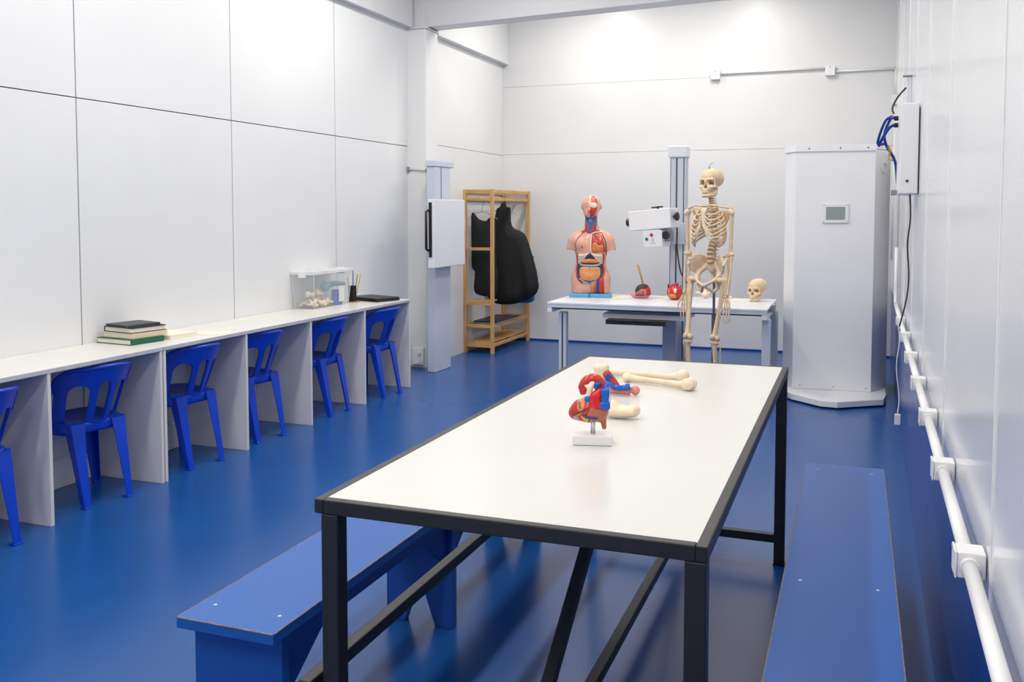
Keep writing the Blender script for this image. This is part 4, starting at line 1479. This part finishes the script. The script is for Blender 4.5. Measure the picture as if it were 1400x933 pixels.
# ---- small models on the x-ray table
hm = thing('sectioned_head_model', 'small red and grey sectioned organ model with a wooden stick standing up in it', 'organ model', (-1.70, 7.80, Z2))
fh = lambda p: smax(.004, smin(.02, ell(p, (0, 0, .06), (.068, .05, .068)), ell(p, (-.05, -.01, .03), (.055, .035, .03))), .001 - p[..., 2])
organic('body', fh, (-.12, -.07, -.005), (.09, .07, .14), .006, 'pink', hm)
yh = front_of(fh, -.1, .08)
relief('grey_cap', catmull([(-.062, .055), (-.055, .095), (-.02, .122), (.025, .122), (.05, .10), (.03, .085), (-.01, .085), (-.035, .062)], 3, True), yh, .003, .006, .010, 'charcoal', hm)
relief('red_lobe', catmull([(.03, .09), (.052, .10), (.066, .065), (.066, .03), (.03, .03), (.035, .06)], 3, True), yh, .003, .008, .010, 'heart_red', hm)
relief('brain_folds', catmull([(-.055, .05), (-.03, .07), (0, .08), (.022, .075), (.018, .045), (-.015, .035), (-.05, .035)], 3, True), yh, .003, .005, .010, 'heart_brown', hm)
relief('blue_edge', catmull([(-.055, .034), (0, .032), (.02, .042), (.02, .03), (0, .022), (-.05, .024)], 3, True), yh, .005, .004, .008, 'vein_blue', hm)
G().tube([(.005, 0, .10), (-.048, 0, .285)], .0075, 8).build('stick', 'brass', hm, smooth=True)
h2 = thing('small_heart_model', 'small glossy red heart model beside the skeleton hand on the x-ray table', 'heart model', (-1.422, 7.76, Z2))
f2 = lambda p: smax(.004, smin(.03, ell(p, (0, 0, .068), (.066, .055, .058)), ell(p, (0, 0, .04), (.05, .045, .04))), .001 - p[..., 2])
organic('ventricles', f2, (-.085, -.07, -.005), (.085, .07, .14), .006, 'heart_red', h2)
y2 = front_of(f2, -.1, .08)
relief('orange_muscle', catmull([(-.05, .045), (0, .052), (.02, .04), (.02, .02), (-.01, .012), (-.035, .02)], 3, True), y2, .002, .003, .009, 'orange', h2)
relief('white_valve', catmull([(.0, .09), (.016, .1), (.024, .085), (.02, .065), (.008, .06)], 3, True), y2, .003, .004, .007, 'cream', h2)
relief('pale_vessel', catmull([(-.05, .09), (-.042, .095), (-.036, .06), (-.045, .055)], 3, True), y2, .002, .003, .007, 'orange', h2)
G().tube(catmull([(-.045, -.01, .108), (-.01, -.012, .122), (.03, -.01, .138)], 4), .014, 10).build('pulmonary_artery', 'magenta', h2, smooth=True)
G().tube([(-.055, 0, .09), (-.055, 0, .132)], .007, 8).build('vena_cava', 'charcoal', h2, smooth=True)
G().tube([(.045, 0, .10), (.055, 0, .125)], .007, 8).build('aorta_stub', 'teal_grey', h2, smooth=True)
for i, (pts, lb) in enumerate([([(-1.98, 7.80), (-1.88, 7.56), (-1.80, 7.76), (-1.83, 7.90), (-1.93, 7.90)], 'cream paper tag lying left of the sectioned organ model'), ([(-1.60, 7.72), (-1.555, 7.54), (-1.50, 7.60), (-1.505, 7.72), (-1.54, 7.90)], 'cream paper tag lying left of the small heart model')]):
    o = G().prism(pts, Z2, Z2 + .0025).build('paper_tag', 'paper_cream')
    tag(o, lb, 'paper', 'paper tags on the x-ray table')
o = organic('vertebra_model', lambda p: smax(.003, smin(.01, ell(p, (0, -.02, .03), (.032, .026, .024)), chain(p, [(-.07, .02, .05), (0, .02, .03), (.07, .03, .055)], [.012, .014, .013]), cap(p, (0, .0, .03), (.02, .04, .085), .012, .014), cap(p, (.0, 0, .03), (-.05, .03, .09), .010, .012)), .001 - p[..., 2]), (-.09, -.06, -.005), (.09, .07, .12), .006, 'bone_pale')
put(o, (-1.205, 7.98, Z2), 20)
tag(o, 'pale vertebra model between the legs of the skeleton on the x-ray table', 'bone')
o = organic('computer_mouse', lambda p: smax(.003, ell(p, (0, 0, .005), (.055, .032, .026)), .001 - p[..., 2]), (-.07, -.05, -.005), (.07, .05, .04), .005, 'white_plastic')
put(o, (-1.03, 8.00, Z2), 15)
tag(o, 'small white oval device on the x-ray table right of the skeleton pole', 'device')
o = bx('paper_sheet', -.13, .13, -.09, .09, 0, .003, 'paper_cream', None, bevel=.0005)
put(o, (-.93, 7.88, Z2 + .0), -6)
tag(o, 'flat pale sheet on the x-ray table left of the skull', 'paper')

# ---- heart model on the white table
HY_ = 2.437
hp = lambda X, Y, dy=0.0: ((X - 283) * .000290, dy, .0625 + (560 - Y) * .000283)
ht = thing('heart_model', 'red and blue anatomical heart model on a white block with a steel rod', 'heart model', (-.668, HY_, ZT), R(14))
ht.location = (-.6675, HY_, ZT)
bx('base_block', -.055, .052, -.034, .034, 0, .026, 'white_plastic', ht, bevel=.002)
for s in (-.0035, .0035):
    G().tube([(s, 0, .026), (s, 0, .075)], .0028, 8).build('rod', 'chrome', ht, smooth=True)


def vent(p):
    d = chain(p, [hp(335, 468), hp(240, 462), hp(165, 468), hp(105, 497)], [.0275, .0315, .0275, .015], .012)
    d = smin(.01, d, chain(p, [hp(340, 520), hp(380, 560), hp(388, 628)], [.018, .0085, .0068]))
    return d


def vent_l(p):
    return smax(.002, vent(p), p[..., 0] - (-.018) - (p[..., 2] - .08) * .5)


def vent_r(p):
    return smax(.002, vent(p), -(p[..., 0] - (-.018) - (p[..., 2] - .08) * .5))


organic('left_ventricle', vent_l, (-.09, -.045, .03), (.07, .045, .14), .0032, 'heart_red', ht)
organic('right_ventricle', vent_r, (-.09, -.045, .03), (.07, .045, .14), .0032, 'heart_brown', ht)
yv = front_of(vent, -.06, .04)


def hr(name, pts, off, bulge, mat, n=3, res=.004):
    poly = [(hp(*q)[0], hp(*q)[2]) for q in pts]
    return relief(name, catmull(poly, n, True) if n else poly, yv, off, bulge, res, mat, ht, back=.003)


hr('orange_band', [(135, 410), (175, 355), (210, 340), (205, 400), (190, 455), (150, 450)], .0008, .0015, 'orange')
hr('grey_stripe', [(150, 380), (165, 372), (172, 420), (165, 435), (152, 410)], .0024, .0008, 'teal_grey')
hr('grey_apex', [(100, 510), (130, 500), (152, 530), (135, 550), (108, 540)], .0008, .0012, 'slate')
hr('dark_vessel', [(90, 495), (150, 462), (230, 415), (235, 425), (160, 475), (100, 508)], .0024, .0012, 'skin_line', 2)
hr('yellow_fat', [(175, 495), (220, 520), (280, 540), (240, 580), (215, 560), (185, 525)], .0008, .0018, 'yellow')
hr('yellow_vessel', [(120, 490), (180, 455), (186, 470), (130, 510)], .0012, .0012, 'orange')
hr('blue_vessel', [(185, 485), (250, 505), (325, 518), (310, 542), (250, 525), (195, 505)], .0026, .0018, 'vein_blue')
hr('grey_vessel', [(250, 530), (270, 520), (262, 560), (240, 580), (232, 570)], .0032, .001, 'teal_grey')
organic('atrium', lambda p: smin(.008, cap(p, hp(302, 390, -.016), hp(302, 320, -.016), .0145, .0145), cap(p, hp(325, 300, -.014), hp(345, 270, -.010), .012, .011), rbox(p, hp(308, 398, -.016), (.0155, .013, .010), .004)), (-.04, -.045, .085), (.05, .03, .175), .003, 'bright_red', ht)
G().tube(catmull([hp(352, 300, .006), hp(355, 230, .008), hp(320, 180, .008), hp(270, 170, .008), hp(222, 195, .008), hp(196, 255, .008), hp(205, 300, .01)], 5), [.0165] * 26 + [.0145] * 5, 14).build('aortic_arch', 'heart_red', ht, smooth=True)
organic('cream_vessel', lambda p: smin(.006, chain(p, [hp(270, 205, -.008), hp(255, 245, -.010), hp(245, 310, -.008), hp(225, 345, -.004)], [.0075, .0075, .009, .010]), cap(p, hp(215, 222, -.008), hp(255, 235, -.010), .004, .006), cap(p, hp(290, 190, -.008), hp(275, 215, -.008), .003, .005)), (-.04, -.03, .10), (.02, .02, .18), .003, 'cream', ht)
organic('pulmonary_branch', lambda p: smin(.004, ell(p, hp(318, 220, -.010), (.0095, .008, .011)), cap(p, hp(330, 205, -.012), hp(350, 200, -.008), .006, .005)), (-.01, -.03, .13), (.04, .02, .18), .003, 'vein_blue', ht)
organic('vena_cava', lambda p: smin(.006, rbox(p, hp(398, 335, -.012), (.0115, .014, .027), .004), rbox(p, hp(392, 405, -.018), (.0145, .012, .0085), .003), cap(p, hp(400, 270, .0), hp(405, 225, .004), .010, .009)), (.0, -.04, .08), (.06, .03, .18), .003, 'bright_blue', ht)
organic('blue_auricle', lambda p: smin(.005, cap(p, hp(238, 345, -.012), hp(238, 395, -.016), .0085, .0085), cap(p, hp(225, 345, -.012), hp(245, 340, -.012), .007)), (-.035, -.04, .09), (.01, .01, .15), .003, 'bright_blue', ht)
organic('pale_valve', lambda p: ell(p, hp(436, 345, -.016), (.005, .010, .013)), (.03, -.035, .09), (.06, .015, .15), .003, 'cream', ht)

# ---- joint model with vessels behind the heart
jm = thing('joint_model', 'small joint model with cream bone knob, red muscle and blue vessel lying behind the heart', 'joint model', (-.77, 3.13, ZT))
jx = lambda x, z, dy=0.0: (x + .77, dy, z - ZT)
organic('bone_knob', lambda p: smin(.01, sph(p, jx(-.838, .905), .019), sph(p, jx(-.815, .908), .016), cap(p, jx(-.826, .9), jx(-.80, .845), .015, .016)), (-.1, -.04, -.0), (.02, .04, .12), .0045, 'bone_pale', jm)
organic('muscle_band', lambda p: smin(.006, cap(p, jx(-.806, .886, -.006), jx(-.775, .848, -.006), .0165, .015), cap(p, jx(-.79, .86, .0), jx(-.775, .838, 0), .017, .016)), (-.07, -.04, .0), (.03, .03, .10), .0045, 'heart_red', jm)
G().box(-.010, .010, -.004, .004, -.010, .010).xf(Matrix.Translation(jx(-.797, .882, -.022)) @ Matrix.Rotation(R(35), 4, 'Y')).build('blue_window', 'vein_blue', jm, bevel=.002)
G().tube(catmull([jx(-.812, .868, -.02), jx(-.79, .857, -.022), jx(-.765, .846, -.022), jx(-.742, .848, -.02), jx(-.722, .852, -.016)], 4), [.0085] * 8 + [.0095] * 5 + [.0115] * 4, 10).build('vein', 'bright_blue', jm, smooth=True)
G().tube(catmull([jx(-.81, .834, -.004), jx(-.77, .8335, -.004), jx(-.725, .8335, -.004)], 4), .0128, 12).build('muscle_shaft', 'pink', jm, smooth=True)
organic('curled_end', lambda p: smin(.004, ell(p, jx(-.706, .838, -.004), (.0165, .014, .017)), cap(p, jx(-.73, .834, -.004), jx(-.71, .842, -.006), .009)), (.02, -.03, -.002), (.1, .025, .05), .0035, 'pink', jm)
o = organic('bone_block', lambda p: smax(.003, smin(.014, ell(p, (-.01, 0, .020), (.052, .026, .0195)), ell(p, (-.035, .005, .032), (.024, .024, .022)), ell(p, (.035, 0, .026), (.018, .02, .018)), cap(p, (-.045, -.012, .018), (.03, -.022, .02), .007)), .001 - p[..., 2]), (-.08, -.05, -.005), (.07, .045, .07), .004, 'bone_pale')
put(o, (-.662, 2.765, ZT), 4)
tag(o, 'cream heel-like bone lying just behind the heart model', 'bone')


def longbone(name, label, a, b, r, k1, k2):
    a, b = Vector(a), Vector(b)
    L_ = (b - a).length
    ang = math.degrees(math.atan2(b.y - a.y, b.x - a.x))

    def fn(p):
        d = chain(p, [(0, 0, k1), (L_ * .2, 0, r * 1.3), (L_ * .5, .004, r * 1.35), (L_ * .82, 0, r * 1.3), (L_, 0, k2)], [r * 1.2, r, r * .92, r * 1.05, r * 1.35])
        d = smin(.008, d, sph(p, (-.004, .006, k1), k1 * .95), sph(p, (.006, -.012, k1 * .8), k1 * .7))
        d = smin(.008, d, ell(p, (L_, .014, k2), (k2 * 1.05, k2 * .8, k2)), ell(p, (L_, -.014, k2), (k2 * 1.05, k2 * .8, k2)))
        return smax(.002, d, .0006 - p[..., 2])
    o = organic(name, fn, (-.035, -.05, -.004), (L_ + .04, .05, .06), .0042, 'bone_pale')
    put(o, (a.x, a.y, ZT), ang)
    return tag(o, label, 'bone', 'long bones on the white table')


longbone('long_bone', 'cream long bone lying in front of the other one on the white table', (-.795, 3.375), (-.548, 3.285), .0115, .0165, .022)
longbone('long_bone', 'cream long bone lying behind the other one on the white table', (-.905, 3.470), (-.60, 3.445), .0115, .0165, .022)

# ================================================================ white cabinet on the right
cbn = thing('white_cabinet', 'tall white metal cabinet with a small display in the far right corner', 'cabinet', (-.15, 7.95, 0))
W_ = lambda P: [(x + .15, y - 7.95) for x, y in P]
body = [(-.545, 7.78), (-.458, 7.625), (.125, 7.665), (.238, 7.90), (.238, 8.45), (-.545, 8.45)]
plin = [(-.535, 7.56), (-.453, 7.40), (-.227, 7.195), (-.109, 7.18), (.212, 7.41), (.236, 7.6), (.236, 8.45), (-.545, 8.45), (-.545, 7.7)]
G().prism(W_(plin), 0.012, .058).build('plinth', 'cabinet_white', cbn, bevel=.004)
G().prism(W_([(x * .96, 7.95 + (y - 7.95) * .96) for x, y in plin]), 0, .012).build('recessed_base', 'black_plastic', cbn)
G().prism(W_(body), .0585, 1.935).build('body', 'cabinet_white', cbn, bevel=.004)
G().prism(W_(body), 1.938, 1.965).build('top_panel', 'cabinet_white', cbn, bevel=.003)
G().prism(W_([(-.555, 7.772), (-.463, 7.613), (.13, 7.652), (.128, 7.668), (-.455, 7.628), (-.54, 7.78)]), 1.925, 1.975).build('top_lip', 'cabinet_white', cbn, bevel=.002)


def on_front(x, z, dy):
    return (x + .15, 7.625 + (x + .458) / .583 * .04 - 7.95 - dy, z)


dsp = G().box(-.097, .097, -.012, 0, -.076, .076).xf(Matrix.Translation(on_front(-.158, 1.445, .001)) @ Matrix.Rotation(R(3.9), 4, 'Z')).build('display_frame', 'white_plastic', cbn, bevel=.004)
G().box(-.070, .070, -.0128, -.0121, -.050, .050).xf(Matrix.Translation(on_front(-.158, 1.445, .001)) @ Matrix.Rotation(R(3.9), 4, 'Z')).build('display', 'lcd', dsp, bevel=0)
for x in (-.085, .085):
    for z in (-.064, .064):
        G().lathe([(.004, 0), (.004, .002)], n=8).xf(Matrix.Translation(on_front(-.158 + x, 1.445 + z, .0125)) @ Matrix.Rotation(R(90), 4, 'X')).build('screw', 'grey_metal', dsp)
for x in (-.36, -.13, .07):
    G().lathe([(.006, 0), (.006, .003)], n=10).xf(Matrix.Translation(on_front(x, 1.948, .0125)) @ Matrix.Rotation(R(90), 4, 'X')).build('screw', 'dark_groove', cbn)
for x in (-.40, -.15, .09):
    G().lathe([(.005, 0), (.005, .002)], n=10).xf(Matrix.Translation(on_front(x, .085, 0)) @ Matrix.Rotation(R(90), 4, 'X')).build('screw', 'grey_metal', cbn)
rm = Matrix.Translation((.182 + .15 + .003, 7.785 - 7.95 - .002, 1.80)) @ Matrix.Rotation(math.atan2(.235, .113), 4, 'Z')
G().tube([rm @ Vector((.044 * math.cos(a), -.004, .038 * math.sin(a))) for a in [R(20 + 320 * k / 24) for k in range(25)]], .0045, 6).build('ring_hook', 'white_plastic', cbn, smooth=True)

# ================================================================ right wall services
SH = lambda x, y, z: (x + .012 * y, y, z)
cp = thing('trunking_pipe', 'white plastic conduit pipe running low along the right wall', 'conduit', SH(.185, 4, .797))
T_ = lambda x, y, z: (SH(x, y, z)[0] - SH(.185, 4, .797)[0], y - 4, z - .797)
bys = [.62, 1.26, 1.90, 2.573, 3.218, 3.852, 4.535, 5.281, 6.04]
seg = [0.1] + bys + [7.2]
for i in range(len(seg) - 1):
    a = seg[i] + (.028 if i else 0)
    b = seg[i + 1] - (.028 if i < len(bys) else 0)
    G().tube([T_(.185, a, .797), T_(.185, b, .797)], .0134, 14).build('pipe', 'white_plastic', cp, smooth=True)
for y in bys:
    c = T_(.185, y, .797)
    b_ = G().box(c[0] - .021, c[0] + .0275, c[1] - .028, c[1] + .028, c[2] - .0245, c[2] + .0245).build('junction_box', 'white_plastic', cp, bevel=.003, seg=2)
    bx('lid', c[0] - .0255, c[0] - .0212, c[1] - .029, c[1] + .029, c[2] - .0255, c[2] + .0255, 'white_plastic', b_, bevel=.003)
    for s in (-1, 1):
        G().tube([(c[0], c[1] + s * .0282, c[2]), (c[0], c[1] + s * .040, c[2])], .017, 14).build('collar', 'white_plastic', cp, smooth=False)
    for s in (-1, 1):
        G().lathe([(.003, 0), (.003, .0015)], n=8).xf(Matrix.Translation((c[0] - .0255, c[1] + s * .022, c[2] + s * .019)) @ Matrix.Rotation(R(-90), 4, 'Y')).build('lid_screw', 'grey_metal', b_)
G().tube([T_(.185, 7.2, .797), T_(.185, 7.24, .81), T_(.185, 7.25, .90), T_(.185, 7.25, 1.2)], .0125, 10).build('riser', 'white_plastic', cp, smooth=True)

wbx = thing('wall_box', 'white metal electrical box mounted high on the right wall', 'electrical box', (.215 + .012 * 5.05, 5.05, 1.757))
bx('enclosure', -.088, -.007, -.2, .2, -.217, .217, 'white_metal', wbx, bevel=.003)
bx('door', -.088, -.009, -.206, -.2005, -.214, .214, 'white_plastic', wbx, bevel=.002)
bx('shaded_standoff', -.0065, .0, -.15, .19, -.2, .2, 'dark_groove', wbx, bevel=.001)  # standoff coloured dark to paint the shadow gap between box and wall
G().lathe([(.007, 0), (.007, .003)], n=12).xf(Matrix.Translation((-.055, -.206, -.155)) @ Matrix.Rotation(R(90), 4, 'X')).build('lock', 'dark_groove', wbx)
for z in (.14, .175):
    G().tube([(-.088, .12, z), (-.108, .12, z)], .012, 10).build('cable_gland', 'black_plastic', wbx)
bx('hinge_bracket', -.115, -.089, .10, .19, -.217, -.19, 'grey_metal', wbx, bevel=.002)
wc = thing('blue_cables', 'loop of thick blue cables leaving the side of the wall box', 'cable', (.165, 5.17, 1.93))
q = lambda x, z, y=0: (x - .14, y, z - 1.93)
G().tube(catmull([q(.141, 1.935), q(.125, 1.93, .03), q(.10, 1.86, .06), q(.112, 1.80, .1), q(.155, 1.72, .12), q(.17, 1.60, .13)], 5), .0075, 8).build('cable', 'cable_blue', wc, smooth=True)
G().tube(catmull([q(.141, 1.898), q(.12, 1.885, .02), q(.09, 1.835, .05), q(.075, 1.80, .09)], 5), .008, 8).build('cable', 'cable_blue', wc, smooth=True)
G().tube(catmull([q(.135, 1.945, .02), q(.10, 1.92, .04), q(.068, 1.815, .085), q(.10, 1.81, .1)], 5), .007, 8).build('cable', 'cable_blue', wc, smooth=True)
G().tube(catmull([q(.141, 1.96, .02), q(.135, 1.99, .05), q(.16, 2.05, .1), q(.20, 2.10, .12)], 5), .005, 8).build('cable', 'cable_black', wc, smooth=True)
G().tube(catmull([q(.141, 1.72, .02), q(.125, 1.735, .05), q(.128, 1.77, .08), q(.118, 1.80, .1)], 5), .006, 8).build('cable_clip', 'brass', wc, smooth=True)
rl = thing('cable_tray', 'narrow grey steel rail rising behind the wall box', 'cable tray', (.215 + .012 * 6.0, 6.0, 1.55))
bx('rail', -.03, -.001, -.012, .012, 0, .70, 'white_metal', rl, bevel=.002)
bx('rail', -.03, -.001, -.05, -.03, .0, .60, 'white_metal', rl, bevel=.002)
bx('top_bracket', -.05, -.001, -.02, .02, .701, .709, 'grey_metal', rl, bevel=.002)
pcab = thing('power_cable', 'thin black cable dropping from the wall box to the conduit pipe', 'cable', (.245, 5.05, 1.54))
G().tube(catmull([(0, 0, 0), (.004, -.01, -.12), (-.006, .0, -.25), (.004, .01, -.40), (-.004, 0, -.52), (-.035, -.02, -.66)], 5), .0038, 6).build('cable', 'cable_black', pcab, smooth=True)
wcd = thing('extension_lead', 'short white lead with a plug dangling from the conduit pipe', 'lead', (.225, 5.60, .83))
G().tube(catmull([(.0, 0, 0), (.012, .02, -.10), (.0, .03, -.25), (.018, .04, -.42), (.012, .04, -.52)], 5), .0038, 6).build('cord', 'cable_white', wcd, smooth=True)
bx('plug', -.004, .028, .028, .052, -.58, -.52, 'white_plastic', wcd, bevel=.003)

bc = thing('back_conduit', 'thin white conduit with two square boxes high on the far wall', 'conduit', (-.6, 9.95, 2.885))
for (x, z) in ((-.815, .0), (.318, -.015)):
    b_ = bx('junction_box', x - .047, x + .047, -.05, -.001, z - .047, z + .047, 'white_plastic', bc, bevel=.004)
    G().lathe([(.005, 0), (.005, .002)], n=8).xf(Matrix.Translation((x, -.05, z + .036)) @ Matrix.Rotation(R(90), 4, 'X')).build('screw', 'dark_groove', b_)
for a, b, z in ((-.767, .270, .016), (.366, .93, -.022)):
    G().tube([(a, -.018, z), (b, -.018, z)], .0115, 10).build('pipe', 'white_plastic', bc, smooth=True)
G().tube([(.93, -.018, -.022), (.93, -.018, -.28)], .0115, 10).build('pipe', 'white_plastic', bc, smooth=True)
bx('switch_box', .895, .955, -.05, -.001, -.375, -.281, 'white_plastic', bc, bevel=.004)
G().tube([(.93, -.018, -.376), (.93, -.018, -1.9)], .0115, 10).build('pipe', 'white_plastic', bc, smooth=True)
